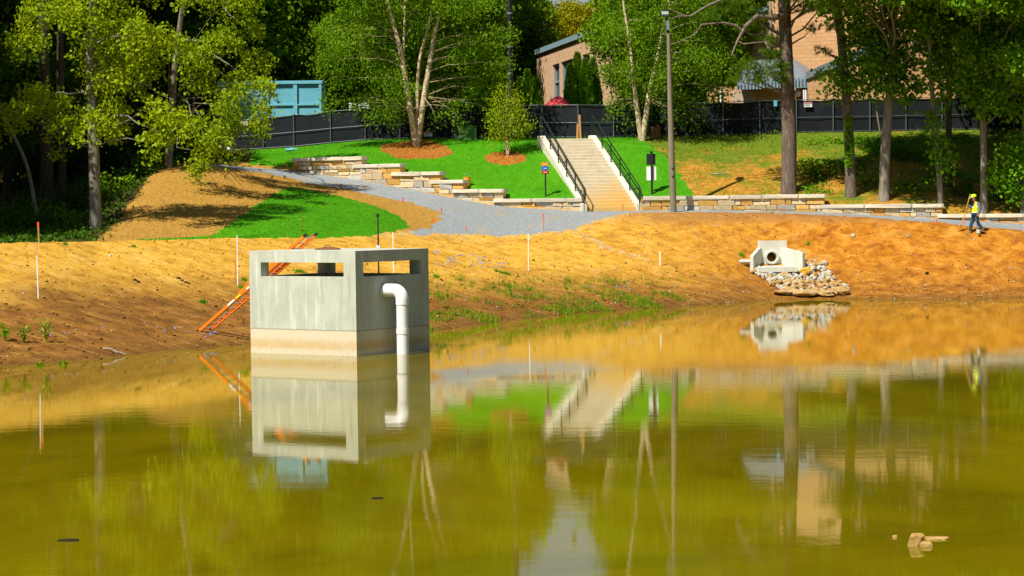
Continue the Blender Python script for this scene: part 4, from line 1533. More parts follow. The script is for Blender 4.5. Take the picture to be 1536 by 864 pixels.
def uvwall(name, quads, o0, ux, mat, par):
    """wall faces in a local frame whose XY is the wall plane, so that brick courses run level"""
    ux = np.array([ux[0], ux[1], 0.0]); uz = np.array([0, 0, 1.0]); un = np.cross(ux, uz)
    me = bpy.data.meshes.new(name)
    V, F = [], []
    for q in quads:
        F.append(tuple(range(len(V), len(V) + len(q))))
        V += q
    me.from_pydata(V, [], F)
    o = bpy.data.objects.new(name, me); COL.objects.link(o)
    me.materials.append(mat)
    o.parent = par
    mw = Matrix(((ux[0], uz[0], un[0], o0[0]), (ux[1], uz[1], un[1], o0[1]), (ux[2], uz[2], un[2], o0[2]), (0, 0, 0, 1)))
    o.matrix_local = Matrix.Translation(Vector([float(-q) for q in ORG[par]])) @ mw
    ORG[o] = ORG[par]
    return o


# window openings as fractions of the wall, from picture columns
def frac_at(px):
    lo, hi = 0.0, 1.0
    for _ in range(40):
        md = (lo + hi) / 2
        q = a2 + (b2 - a2) * md
        if u_of(px, 100) > q[0] / q[1]: lo = md
        else: hi = md
    return (lo + hi) / 2


wins = [(828.8, 839, 97.6), (841.6, 871.5, 90), (873.8, 885, 81)]
wz = []
for p0_, p1_, yt in wins:
    f0_, f1_ = frac_at(p0_), frac_at(p1_)
    q = a2 + (b2 - a2) * ((f0_ + f1_) / 2)
    wz.append((f0_ * Lw, f1_ * Lw, zat((p0_ + p1_) / 2, yt - 1, q[1])))
ztw = sum(z for _, _, z in wz) / 3
zsill = zbs + 3.0
zp = zroof - .30
xs = [0] + [v for a_, b_, _ in wz for v in (a_, b_)] + [Lw]
quads = []
hb_, h1_, h2_ = 0, zsill - zbs, ztw - zbs
ht_ = zp - zbs
quads.append([(0, 0, 0), (Lw, 0, 0), (Lw, h1_, 0), (0, h1_, 0)])
quads.append([(0, h2_, 0), (Lw, h2_, 0), (Lw, ht_, 0), (0, ht_, 0)])
for i in range(0, len(xs), 2):
    quads.append([(xs[i], h1_, 0), (xs[i + 1], h1_, 0), (xs[i + 1], h2_, 0), (xs[i], h2_, 0)])
# reveals
for a_, b_, _ in wz:
    for x_ in (a_, b_):
        quads.append([(x_, h1_, 0), (x_, h2_, 0), (x_, h2_, -.3), (x_, h1_, -.3)])
    quads.append([(a_, h2_, 0), (b_, h2_, 0), (b_, h2_, -.3), (a_, h2_, -.3)])
o0 = (a2[0], a2[1], zbs)
uvwall('brick_wall', quads, o0, ldir, M['brickL'], bldg)
fd = np.array([nin[0], nin[1]])
uvwall('end_wall', [[(0, 0, 0), (2.6, 0, 0), (2.6, ht_, 0), (0, ht_, 0)]], (b2[0], b2[1], zbs), fd, M['brickL'], bldg)
m = MB()
m.prism([(q[0], q[1], zp) for q in (a2 - nin * .12 - ldir * .1, b2 - nin * .12 + ldir * .12, b2 + nin * 2.6 + ldir * .12, a2 + nin * 2.6 - ldir * .1)], (0, 0, .06))
m.build('roof', M['grey_metal'], bldg)
npan = 9
for i in range(npan):
    x0_, x1_ = Lw * i / npan, Lw * (i + 1) / npan - .05
    p0_ = a2 + ldir * x0_ - nin * .16; p1_ = a2 + ldir * x1_ - nin * .16
    MB().prism([(p0_[0], p0_[1], zp), (p1_[0], p1_[1], zp), (*(p1_ + nin * .1), zp), (*(p0_ + nin * .1), zp)], (0, 0, zroof - zp + .02)).build('coping_panel', M['blue_coping'], bldg)
for wi, (a_, b_, _) in enumerate(wz):
    wf = MB()

    def wp(x_, z, d):
        q = a2 + ldir * x_ + nin * d
        return np.array([q[0], q[1], z])
    nm_ = 2 if wi != 1 else 3
    xsn = np.linspace(a_ + .06, b_ - .06, nm_ + (0 if wi != 1 else 0))
    for x_ in xsn:
        wf.bar(wp(x_, zsill, .18), wp(x_, ztw, .18), .16, .12, up=(ldir[0], ldir[1], 0))
    for z in (zsill + .06, zsill + (ztw - zsill) * .32, zsill + (ztw - zsill) * .66, ztw - .06):
        wf.bar(wp(a_, z, .2), wp(b_, z, .2), .12, .12)
    wo = wf.build('window', M['wframe'], bldg)
    MB().add([wp(a_, zsill, .26), wp(b_, zsill, .26), wp(b_, ztw, .26), wp(a_, ztw, .26)], [(0, 1, 2, 3)]).build('pane', M['glass'], wo)

# ---- brick building on the right
Yb = 130.0
rb_ = P(1212, 155, Yb)
rbz = gz(rb_[0], Yb) - .8
bR = empty('brick_building', 'orange tan brick building with grey metal roofs behind the pines', 'building', (rb_[0], Yb, rbz))
# front block: wall facing the pond, roof line rising to the right
xl, xm, xr = P(1212, 120, Yb)[0], P(1330, 70, Yb)[0], P(1600, 70, Yb)[0]
zl, zm = P(1212, 117.5, Yb)[2], P(1330, 70, Yb)[2]
h0 = lambda z: z - rbz
uvwall('front_wall', [[(0, 0, 0), (xr - xl, 0, 0), (xr - xl, h0(zm) + 1.2, 0), (xm - xl, h0(zm) , 0), (0, h0(zl), 0)]], (xl, Yb, rbz), (1, 0), M['brickR'], bR)
uvwall('side_wall', [[(0, 0, 0), (6, 0, 0), (6, h0(zl), 0), (0, h0(zl), 0)]], (xl, Yb + 6, rbz), (0, -1), M['brickR'], bR)
fd_ = MB(); p_a, p_b = np.array([xl - .1, Yb - .12, zl - .05]), np.array([xm, Yb - .12, zm - .05])
fd_.prism([p_a, p_b, p_b + (0, 0, .62), p_a + (0, 0, .42)], (0, .3, 0)); fd_.build('sloped_fascia', M['grey_metal'], bR)
# tall rear wall, turned a little
Yr = 136.0
r0, r1 = P(1158, 60, Yr + 3), P(1560, 60, Yr - 4)
d = (r1 - r0)[:2]; lr = np.linalg.norm(d); d /= lr
ztp = P(1300, -10, Yr)[2]
uvwall('rear_wall', [[(0, 0, 0), (lr, 0, 0), (lr, h0(ztp) + 1, 0), (0, h0(ztp), 0)]], (r0[0], r0[1], rbz), d, M['brickR'], bR)
uvwall('return_wall', [[(0, 0, 0), (9, 0, 0), (9, h0(ztp), 0), (0, h0(ztp), 0)]], (r0[0] - .0, r0[1] + 9, rbz), (0, -1), M['beige'], bR)
# high upper block at the left with its blue edge
u0, u1 = P(1112, 35, Yr + 6), P(1160, 30, Yr + 3.5)
uvwall('upper_wall', [[(0, 0, 0), (u1[0] - u0[0], 0, 0), (u1[0] - u0[0], P(1160, 8, Yr + 5)[2] - rbz, 0), (0, P(1112, 25, Yr + 5)[2] - rbz, 0)]], (u0[0], u0[1], rbz), (1, 0), M['brickR'], bR)
MB().prism([P(1110, 29, Yr + 4.8), P(1163, 11, Yr + 4.8), P(1163, 5, Yr + 4.8), P(1110, 23, Yr + 4.8)], (0, .5, 0)).build('roof_edge', M['blue_coping'], bR)
MB().prism([P(1122, 37, Yr + 4), P(1166, 37, Yr + 4), P(1166, 33.5, Yr + 4), P(1122, 33.5, Yr + 4)], (0, .5, 0)).build('dark_band', M['glass'], bR)
MB().prism([P(1122, 120, Yr + 4.2), P(1166, 120, Yr + 4.2), P(1166, 36.5, Yr + 4.2), P(1122, 36.5, Yr + 4.2)], (0, .4, 0)).build('beige_wall', M['beige'], bR)
# standing seam lean-to roof
e0, e1 = P(1106, 126.5, Yb + .2), P(1213, 118, Yb + .2)
k0, k1 = P(1122, 92, Yb + 4.5), P(1187, 86, Yb + 4.5)
MB().add([e0, e1, P(1222, 107, Yb + 3), k1, k0], [(0, 1, 2, 3, 4)]).build('seam_roof', M['grey_metal'], bR)
for i in range(15):
    f = i / 14
    aa = e0 + (e1 - e0) * f; bb = k0 + (P(1226, 100, Yb + 4.5) - k0) * f
    if f > .62: bb = aa + (bb - aa) * (1 - (f - .62) / .55)
    MB().bar(aa + (0, 0, .04), bb + (0, 0, .04), .05, .07).build('seam', M['grey_metal'], bR)
MB().prism([e0 + (0, -.05, -.32), e1 + (0, -.05, -.5), e1 + (0, -.05, .04), e0 + (0, -.05, .04)], (0, .12, 0)).build('eave_fascia', M['blue_coping'], bR)
for i in range(22):
    q = e0 + (e1 - e0) * (i / 21)
    MB().box(q + (0, -.09, -.16), (.05, .05, .36)).build('fascia_rib', M['grey_metal'], bR)
# wall under the lean-to: brick, a pale door, a drainpipe, a dark recess
lx0, lx1 = P(1060, 140, Yb + .8)[0], P(1190, 140, Yb + .8)[0]
uvwall('low_wall', [[(0, 0, 0), (lx1 - lx0, 0, 0), (lx1 - lx0, h0(e0[2]) - .1, 0), (0, h0(e0[2]) - .1, 0)]], (lx0, Yb + .8, rbz), (1, 0), M['brickR'], bR)
dr_ = P(1116, 145, Yb + .75)
do = MB().box((dr_[0], Yb + .76, (P(1116, 136, Yb)[2] + rbz) / 2), (1.35, .08, P(1116, 136, Yb)[2] - rbz)).build('door', M['beige'], bR)
MB().box((dr_[0] + .5, Yb + .70, dr_[2] - .4), (.05, .05, .2)).build('door_handle', M['galv'], do)
MB().tube([(P(1083, 140, Yb)[0], Yb + .7, rbz), (P(1083, 140, Yb)[0], Yb + .7, P(1083, 132, Yb)[2])], .06, 8).build('drainpipe', M['white'], bR)
for px in (1205.5, 1208.5):
    x_ = P(px, 140, Yb)[0]
    MB().tube([(x_, Yb - .1, rbz), (x_, Yb - .1, P(px, 135, Yb)[2])], .05, 8).build('drainpipe', M['white'], bR)
c = P(1196, 140, Yb + .6)
gl = empty('globe_lamp', 'pale round globe lamp in the dark recess of the right brick building', 'lamp', (c[0], c[1], rbz))
MB().lathe(c, [(.22 * sin(t), -.22 * cos(t)) for t in np.linspace(.05, pi - .05, 10)], 14).build('globe', M['white'], gl, smooth=True)
MB().tube([(c[0], c[1], rbz), (c[0], c[1], c[2] - .2)], .04, 8).build('stem', M['black'], gl)

# ================================================================ VEGETATION
LR = np.random.RandomState(23)


def unit(v):
    return v / (np.linalg.norm(v, axis=-1, keepdims=True) + 1e-9)


def leaves_at(C, size, droop=.3, asp=.62, jit=.35, up=1.0):
    """one folded leaf (4 verts, 2 triangles) at every row of C"""
    n = len(C)
    d = LR.normal(size=(n, 3)); d[:, 2] -= droop * 1.6; d = unit(d)
    nr_ = LR.normal(size=(n, 3)); nr_[:, 2] += up; nr_[:, 1] -= up * .55; nr_[:, 0] -= up * .35
    sx = unit(np.cross(nr_, d)); nm = np.cross(d, sx)
    s = size * (1 + jit * LR.uniform(-1, 1, n))[:, None]
    a_ = C - d * s * .5
    tip = C + d * s * .5
    l = C + sx * s * asp * .5 + nm * s * .10
    r = C - sx * s * asp * .5 + nm * s * .10
    V = np.stack([a_, l, tip, r], 1).reshape(-1, 3)
    i = np.arange(n) * 4
    F = np.stack([np.stack([i, i + 1, i + 2], 1), np.stack([i, i + 2, i + 3], 1)], 1).reshape(-1, 3)
    return V, F


def spray_points(cl, per_m3=90, sprig=14, spread=.26, hang=.25, squash=.75):
    """leaf positions: sprigs through each clump, more towards its outside"""
    out = []
    for (c, r) in cl:
        k = max(4, int(per_m3 * r ** 1.6))
        q = unit(LR.normal(size=(k, 3))) * (LR.uniform(.25, 1.0, (k, 1)) ** .55) * r
        q[:, 2] *= squash
        q += np.array(c)
        w_ = LR.normal(size=(k, sprig, 3)) * spread * np.array([1, 1, .7])
        t = LR.uniform(0, 1, (k, sprig, 1))
        dirs = unit(q - np.array(c) + LR.normal(size=(k, 3)) * .3 * r)
        w_ += dirs[:, None, :] * t * spread * 1.7
        w_[:, :, 2] -= (t[:, :, 0] ** 2) * hang * spread * 4
        out.append((q[:, None, :] + w_).reshape(-1, 3))
    return np.concatenate(out)


def needle_mesh(cl, dens=95, ln=.24, wd=.020):
    """pine tufts: fans of long thin needles"""
    Vs = []
    for c, r in cl:
        k = int(dens * r ** 2.1) + 4
        q = unit(LR.normal(size=(k, 3))) * (LR.uniform(.05, 1, (k, 1)) ** .5) * r * np.array([1.0, 1.0, .5]) + np.array(c)
        ax = unit(LR.normal(size=(k, 3)) * .7 + unit(q - np.array(c)) + (0, 0, .25))
        m_ = 24
        d = unit(ax[:, None, :] * .75 + LR.normal(size=(k, m_, 3)) * .55)
        L_ = ln * LR.uniform(.7, 1.15, (k, m_, 1))
        b_ = q[:, None, :] + ax[:, None, :] * LR.uniform(-.12, .12, (k, m_, 1))
        sd__ = unit(np.cross(d, LR.normal(size=(k, m_, 3)))) * wd * .5
        Vs.append(np.stack([b_ - sd__, b_ + sd__, b_ + d * L_], 2).reshape(-1, 3))
    V = np.concatenate(Vs)
    return V, np.arange(len(V)).reshape(-1, 3)


def crown_obj(name, V, F, mat, par):
    me = np_mesh(name, V - ORG[par], F)
    return link(name, me, M[mat], par)


def bend(a, b, n=5, sag=.1, wob_=.08, rr=RN):
    a = np.array(a, float); b = np.array(b, float)
    ln = np.linalg.norm(b - a)
    out = []
    for i in range(n):
        t = i / (n - 1)
        p = a + (b - a) * t
        p = p + np.array([0, 0, sag * ln * 4 * t * (1 - t)])
        if 0 < i < n - 1:
            p = p + np.array([rr.uniform(-1, 1), rr.uniform(-1, 1), rr.uniform(-1, 1)]) * wob_ * ln * .5
        out.append(p)
    return out


def limbs_to(m, trunk, clumps, r0=.07, lowest=.25, every=1, sag=.08):
    """branches from the trunk line out to the clump centres"""
    T = np.array(trunk)
    for i, (c, r) in enumerate(clumps):
        if i % every: continue
        c = np.array(c)
        # leave the trunk lower than the clump
        dz = np.linalg.norm((c - T)[:, :2], axis=1) * .55
        k = int(np.argmin(np.abs(T[:, 2] - (c[2] - dz))))
        k = max(k, int(lowest * len(T)))
        k = min(k, len(T) - 1)
        pts = bend(T[k], c, 6, sag)
        rr_ = [r0 * (1 - .85 * j / 5) for j in range(6)]
        m.tube(pts, rr_, 5, False)


def dense(pts, n=24):
    pts = np.array(pts, float)
    t = np.linspace(0, 1, len(pts)); tt_ = np.linspace(0, 1, n)
    # gentle smoothing by cubic-ish interpolation
    out = np.stack([np.interp(tt_, t, pts[:, i]) for i in range(3)], 1)
    for _ in range(2):
        out[1:-1] = (out[:-2] + out[1:-1] * 2 + out[2:]) / 4
    return out


# ---- big yellow-green maple at the left
Ym = 88.0
g = on(144, Ym, 325)
mt = empty('maple_tree', 'sunlit yellow-green maple with a grey trunk standing at the left foot of the straw slope', 'tree', g)
tr = dense([g - (0, 0, .4), P(141, 240, Ym), P(138, 160, Ym), P(134, 80, Ym), P(140, 0, Ym), P(148, -60, Ym), P(152, -100, Ym)], 30)
CL = [(130, 35, .9), (180, 30, .9), (215, 45, .8), (150, 75, .9), (195, 80, .9), (230, 60, .8), (150, 115, .8), (190, 120, .85), (215, 100, .7),
      (30, 165, .6), (20, 180, .45), (75, 148, .6), (100, 165, .7), (55, 140, .5), (95, 190, .5), (140, 185, .7), (165, 165, .7), (170, 188, .5), (265, 65, .5),
      (290, 88, .6), (310, 75, .5), (300, 110, .6), (340, 130, .7), (330, 60, .75), (360, 40, .8), (380, 90, .7), (375, 122, .6), (398, 130, .4), (350, 158, .7),
      (335, 178, .5), (230, 160, .5), (250, 170, .5), (270, 182, .5), (298, 190, .6), (310, 212, .55), (300, 240, .38), (228, 214, .5), (240, 200, .4), (296, 258, .25),
      (330, 205, .42), (345, 190, .42), (346, 226, .3), (390, 182, .4), (386, 198, .3), (85, 226, .22), (395, 160, .35),
      (150, -20, 1.0), (220, -30, 1.0), (300, -10, .9), (95, -5, .9), (360, -5, .8), (180, -75, 1.0), (40, 60, .7), (60, 20, .8)]
clm, clm2 = [], []
for px, py, r in CL:
    if px > 262:
        clm2.append((P(px, py, (99.0 if py < 150 else 96.2) + RN.uniform(-1.0, 2.4)), r * 1.08))
    else:
        clm.append((P(px, py, Ym + RN.uniform(-1.8, 1.6)), r))
m = MB()
m.tube(tr, np.interp(np.linspace(0, 1, 30), [0, .06, .5, 1], [.30, .235, .17, .05]), 12)
main = [(P(262, 150, Ym - .8), P(136, 120, Ym)), (P(245, 200, Ym - 1), P(139, 170, Ym)), (P(40, 160, Ym), P(139, 140, Ym)), (P(230, 60, Ym), P(137, 70, Ym))]
for e, s_ in main:
    m.tube(bend(s_, e, 7, .10, .10), [.06, .052, .044, .036, .028, .02, .014], 6, False)
limbs_to(m, tr, clm, .032, .2, 2, .06)
m.build('trunk', M['bark_grey'], mt, smooth=True)
V, F = leaves_at(spray_points(clm, 56, 15, .17, .5), .15, .55, .7)
crown_obj('crown', V, F, 'leaf_maple', mt)
# its neighbour behind the mound, whose boughs hang over the head of the path
Y2 = 106.5
g = on(252, Y2, 255)
mt2 = empty('maple_tree', 'yellow-green maple behind the mound with boughs hanging over the path head and blue container', 'tree', g)
tr2 = dense([g - (0, 0, .4), P(256, 180, Y2), P(262, 100, Y2 - .5), P(272, 20, Y2 - 1), P(285, -60, Y2 - 1.5), P(300, -140, Y2 - 2)], 24)
clm2 += [(P(RN.uniform(240, 320), RN.uniform(-130, -20), Y2 - RN.uniform(0, 3)), RN.uniform(.8, 1.1)) for _ in range(6)]
m = MB()
m.tube(tr2, np.linspace(.2, .05, 24), 10)
for e, s_ in ((P(300, 205, 100.5), P(258, 140, Y2)), (P(345, 120, 100.5), P(262, 90, Y2 - .5)), (P(390, 150, 100.5), P(268, 50, Y2 - .8)), (P(370, 45, 100.5), P(275, 10, Y2 - 1))):
    m.tube(bend(s_, e, 7, .10, .08), [.07, .06, .048, .036, .028, .02, .014], 6, False)
limbs_to(m, tr2, clm2, .03, .2, 2, .06)
m.build('trunk', M['bark_grey'], mt2, smooth=True)
V, F = leaves_at(spray_points(clm2, 54, 15, .18, .5), .165, .55, .7)
crown_obj('crown', V, F, 'leaf_maple', mt2)

# ---- river birches on the lawn
def multi_birch(label, base_px, base_py, stems, clumps_px, Yt, leaf=.125, per=70, cat='tree', seed=3, rbase=.15, mat='leaf_birch', hang=.5, name='birch_tree'):
    g = hit(base_px, base_py)
    o = empty(name, label, cat, g)
    m = MB(); alls = []
    for pts, r in stems:
        tr_ = dense([g + (0, 0, -.2)] + [P(px, py, g[1] + dy) for px, py, dy in pts], 18)
        m.tube(tr_, np.linspace(r, r * .22, 18), 9); alls.append(tr_)
    cl = [(P(px, py, g[1] + dy), r) for px, py, dy, r in clumps_px]
    T = np.concatenate(alls)
    T = T[np.argsort(T[:, 2])]
    for c, r in cl:
        c = np.array(c)
        d = np.linalg.norm((T - c) * (1, 1, .7), axis=1) + np.where(T[:, 2] > c[2], 4, 0) + np.where(T[:, 2] < g[2] + 1.8, 6, 0)
        k = int(np.argmin(d))
        m.tube(bend(T[k], c, 5, .06), [.022, .018, .013, .01, .006], 5, False)
    m.build('trunk', M['bark_birch'], o, smooth=True)
    V, F = leaves_at(spray_points(cl, per, 12, .2, hang), leaf, .7, .6)
    crown_obj('crown', V, F, mat, o)
    return o


def ell_clumps(cx, cy, rx, ry, n, r, dyr=2.5, seed=1, low=None):
    rr = random.Random(seed); out = []
    while len(out) < n:
        a_, b_ = rr.uniform(-1, 1), rr.uniform(-1, 1)
        if a_ * a_ + b_ * b_ > 1: continue
        out.append((cx + a_ * rx, cy + b_ * ry, rr.uniform(-dyr, dyr), r * rr.uniform(.65, 1.25)))
    return out


b1c = ell_clumps(620, 62, 140, 105, 50, .72, 2.6, 4) + ell_clumps(620, -90, 130, 120, 34, 1.0, 2.6, 5) + \
    [(500, 150, .5, .5), (515, 120, 0, .6), (560, 160, -.6, .45), (585, 172, -.8, .35), (535, 150, .2, .5), (700, 150, .4, .55), (725, 130, .3, .6), (745, 150, .6, .5), (672, 160, -.8, .35), (655, 178, -1, .25), (690, 178, .2, .3), (558, 180, -.4, .22), (740, 170, .6, .3)]
b1c = [c for c in b1c if not (602 < c[0] < 650 and 60 < c[1] < 160 and c[2] < .4)]
multi_birch('three-stemmed river birch in a mulch bed left of the sapling', 625, 219,
            [([(613, 150, -.2), (603, 85, -.2), (592, 40, 0), (578, 0, 0), (560, -120, 0), (550, -190, 0)], .17), ([(625, 150, .2), (628, 90, .2), (637, 60, .1), (650, 10, 0), (668, -100, .4), (672, -190, .3)], .115), ([(638, 130, -.1), (647, 82, -.1), (655, 30, .3), (690, -60, .6), (705, -160, .6)], .165),
             ([(607, 120, -.1), (604, 85, 0), (607, 40, .3), (608, -40, .5), (612, -160, .5)], .10)], b1c, 112, leaf=.135, per=62)
b2c = ell_clumps(988, 75, 78, 90, 36, .66, 2.4, 14) + ell_clumps(985, -60, 90, 100, 26, .9, 2.4, 15) + \
    [(918, 40, -.4, .4), (915, 110, .5, .35), (918, 150, .7, .3), (925, 165, .5, .35), (1030, 150, .5, .5), (1050, 165, .5, .4), (1020, 180, .3, .3), (1045, 185, .2, .22), (1010, 165, -.4, .35), (1060, 110, .4, .6), (1085, 130, .8, .6), (1075, 80, .8, .7), (940, 178, .6, .25)]
b2c = [c for c in b2c if not (945 < c[0] < 985 and 95 < c[1] and c[2] < .3)]
multi_birch('two-stemmed river birch at the lawn edge beside the lamp post', 963, 211,
            [([(955, 160, -.2), (949, 110, -.1), (946, 70, 0), (935, 10, 0), (925, -100, 0)], .15), ([(970, 165, -.2), (975, 130, -.1), (985, 95, 0), (993, 50, .1), (1008, -20, .3), (1020, -110, .3)], .16)], b2c, 112, leaf=.135, per=62)
sc = [(760, 135, 0, .30), (752, 150, .1, .36), (770, 152, -.1, .34), (746, 170, -.1, .34), (774, 168, .1, .36), (758, 165, 0, .4), (765, 185, -.1, .4), (748, 190, .1, .36), (780, 188, 0, .32), (757, 200, 0, .36), (772, 203, -.1, .28), (742, 180, 0, .26), (784, 178, .1, .2), (786, 196, 0, .2), (745, 203, .1, .24)]
multi_birch('slender young tree with thin airy leaves in its own mulch ring', 762, 234,
            [([(760, 200, 0), (759, 170, 0), (760, 130, 0)], .045), ([(765, 205, 0), (766, 175, 0), (770, 145, 0)], .04), ([(757, 210, 0), (752, 180, 0), (749, 160, 0)], .035)], sc, 111, leaf=.10, per=125, hang=.1, name='sapling', mat='leaf_maple')

# ---- generic woodland trees: a few shapes, copied
def tree_shape(label, name, h, cr, cz, crz, ncl, clr, leaf, per, mat, bark, seed, trunk_r=.22, lean=0):
    o = empty(name, label, 'tree', (0, 0, 0))
    rr = random.Random(seed)
    tr_ = dense([(0, 0, -.5), (lean * .3, 0, h * .3), (lean * .8, 0, h * .65), (lean, 0, h)], 16)
    cl = []
    while len(cl) < ncl:
        q = np.array([rr.uniform(-1, 1), rr.uniform(-1, 1), rr.uniform(-1, 1)])
        n_ = np.linalg.norm(q)
        if n_ > 1 or (n_ < .45 and rr.random() < .7): continue
        wz_ = 1 - .35 * max(0, q[2])
        cl.append((np.array([q[0] * cr * wz_ + lean, q[1] * cr * wz_, cz + q[2] * crz]), clr * rr.uniform(.7, 1.25)))
    m = MB()
    m.tube(tr_, np.linspace(trunk_r, .04, 16), 8)
    limbs_to(m, tr_, cl, .06, .25, 2)
    m.build('trunk', M[bark], o, smooth=True)
    V, F = leaves_at(spray_points(cl, per, 10, .34, .3), leaf, .35, .72)
    crown_obj('crown', V, F, mat, o)
    return o


def copy_tree(src, loc, sc, rz, label=None, group=None, mat=None):
    r = src.copy(); COL.objects.link(r)
    r.location = [float(q) for q in loc]; r.scale = sc; r.rotation_euler = (0, 0, rz)
    if label: r['label'] = label
    if group: r['group'] = group
    for ch in list(src.children):
        c = ch.copy(); COL.objects.link(c); c.parent = r
        if mat and ch.name.startswith('crown'):
            c.data = TREE_MATS.setdefault((ch.data.name, mat), None) or TREE_MATS.__setitem__((ch.data.name, mat), ch.data.copy()) or TREE_MATS[(ch.data.name, mat)]
            c.data.materials.clear(); c.data.materials.append(M[mat])
    return r


TREE_MATS = {}
shapes = {
    'mid1': tree_shape('', 'broadleaf_tree', 17, 5.2, 10.5, 8.0, 78, 1.45, .31, 26, 'leaf_mid', 'bark_dark', 41, .24, .6),
    'mid2': tree_shape('', 'broadleaf_tree', 20, 4.8, 12.5, 8.8, 78, 1.4, .31, 26, 'leaf_mid', 'bark_dark', 42, .26, -.5),
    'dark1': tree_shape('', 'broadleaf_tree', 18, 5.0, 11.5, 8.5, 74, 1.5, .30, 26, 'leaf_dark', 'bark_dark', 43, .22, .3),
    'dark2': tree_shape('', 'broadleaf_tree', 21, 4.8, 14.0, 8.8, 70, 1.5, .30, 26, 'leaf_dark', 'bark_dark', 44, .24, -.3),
    'yel': tree_shape('', 'broadleaf_tree', 15, 4.6, 10.0, 6.5, 64, 1.3, .30, 26, 'leaf_yellow', 'bark_dark', 45, .2, .2),
}
used = set()


def place(kind, px, Y, sc, label, group=None, z=None, sx=1.0):
    x = u_of(px) * Y
    zz_ = gz(x, Y) if z is None else z
    src = shapes[kind]
    s_ = (sc * sx, sc * sx, sc)
    rz = RN.uniform(0, 6.28)
    if kind not in used:
        used.add(kind)
        src.location = (x, Y, zz_); src.scale = s_; src.rotation_euler = (0, 0, rz)
        src['label'] = label
        if group: src['group'] = group
        return src
    return copy_tree(src, (x, Y, zz_), s_, rz, label, group)


G1, G2, G3 = 'woodland trees behind the fence', 'dark trees of the left wood', 'dark trees behind the right slope'
lab1 = 'tall green broadleaf tree in the wood behind the black fence'
lab2 = 'shaded dark tree in the wood left of the straw slope'
lab3 = 'dark broadleaf tree standing in shade at the far right'
for kind, px, Y, sc in (('mid1', 420, 131, .95), ('mid2', 520, 134, 1.0), ('mid1', 565, 130, .95), ('mid2', 600, 127, .72), ('mid1', 635, 148, .98),
                        ('mid2', 450, 152, 1.1), ('mid1', 560, 152, 1.15), ('mid2', 650, 162, 1.0), ('mid2', 690, 168, .82),
                        ('mid1', 1035, 141, .95), ('mid2', 1005, 156, .8), ('mid2', 1035, 120.5, .52), ('mid1', 1000, 122, .6), ('mid2', 960, 121, .5), ('mid1', 1120, 158, 1.1), ('mid1', 480, 172, 1.35), ('mid2', 600, 175, 1.35), ('mid2', 1020, 172, 1.0)):
    place(kind, px, Y, sc, lab1, G1)
place('mid1', 778, 172, .76, 'darker green tree far behind, left of the yellowing tree', None)
place('yel', 868, 174, .68, 'bright yellowing tree rising behind the brick building roof')
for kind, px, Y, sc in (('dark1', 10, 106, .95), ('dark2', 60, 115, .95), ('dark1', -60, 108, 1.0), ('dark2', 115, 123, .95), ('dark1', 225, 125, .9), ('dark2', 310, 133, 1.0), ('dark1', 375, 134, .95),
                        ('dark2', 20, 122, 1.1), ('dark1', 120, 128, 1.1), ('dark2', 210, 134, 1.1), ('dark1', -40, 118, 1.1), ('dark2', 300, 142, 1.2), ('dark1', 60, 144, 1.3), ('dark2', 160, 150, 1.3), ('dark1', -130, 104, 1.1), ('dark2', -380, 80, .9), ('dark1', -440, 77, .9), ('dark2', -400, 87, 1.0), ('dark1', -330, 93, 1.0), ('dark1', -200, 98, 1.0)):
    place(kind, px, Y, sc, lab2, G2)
for kind, px, Y, sc in (('dark1', 1480, 113, .85), ('dark2', 1545, 112, .95), ('dark1', 1620, 108, 1.0), ('dark2', 1440, 120, .95), ('dark1', 1530, 124, 1.1), ('dark2', 1640, 122, 1.1), ('dark1', 1700, 112, 1.1)):
    place(kind, px, Y, sc, lab3, G3)

# far-off wood that closes the view behind everything
fw = []
for k in range(900):
    px = RN.uniform(-500, 2000); Y = RN.uniform(176, 215) if 150 < px < 1500 else RN.uniform(150, 190)
    hmax = np.interp(px, [-500, 300, 640, 760, 800, 890, 930, 1100, 1200, 1600], [26, 25, 24, 13, 5, 5, 13, 24, 25, 26])
    x = u_of(px) * Y
    fw.append((np.array([x, Y, gz(x, Y) + hmax * RN.uniform(0, 1) ** 1.1]), RN.uniform(1.5, 2.8)))
V, F = leaves_at(spray_points(fw, 9, 10, .7, .3), .8, .3, .75)
tag(link('woodland', np_mesh('woodland', V, F), M['leaf_mid']), 'dense far wood closing the view behind the fence and buildings', 'woodland', kind='stuff')

# unseen wood added around the pond to cut the low sky fill
fw = []
for k in range(420):
    t = RN.uniform(0, 1)
    if t < .4: c = (RN.uniform(-75, 75), RN.uniform(-60, -28))
    elif t < .72: c = (RN.uniform(46, 70), RN.uniform(-30, 92))
    else: c = (RN.uniform(-85, -62), RN.uniform(-30, 70))
    fw.append((np.array([c[0], c[1], RN.uniform(-.5, 17)]), RN.uniform(2.2, 3.6)))
V, F = leaves_at(spray_points(fw, 4.5, 9, 1.0, .3), 1.25, .3, .8)
tag(link('woodland', np_mesh('woodland', V, F), M['leaf_mid']), 'unseen wood added along the near and side shores to block low sky light', 'woodland', kind='stuff')

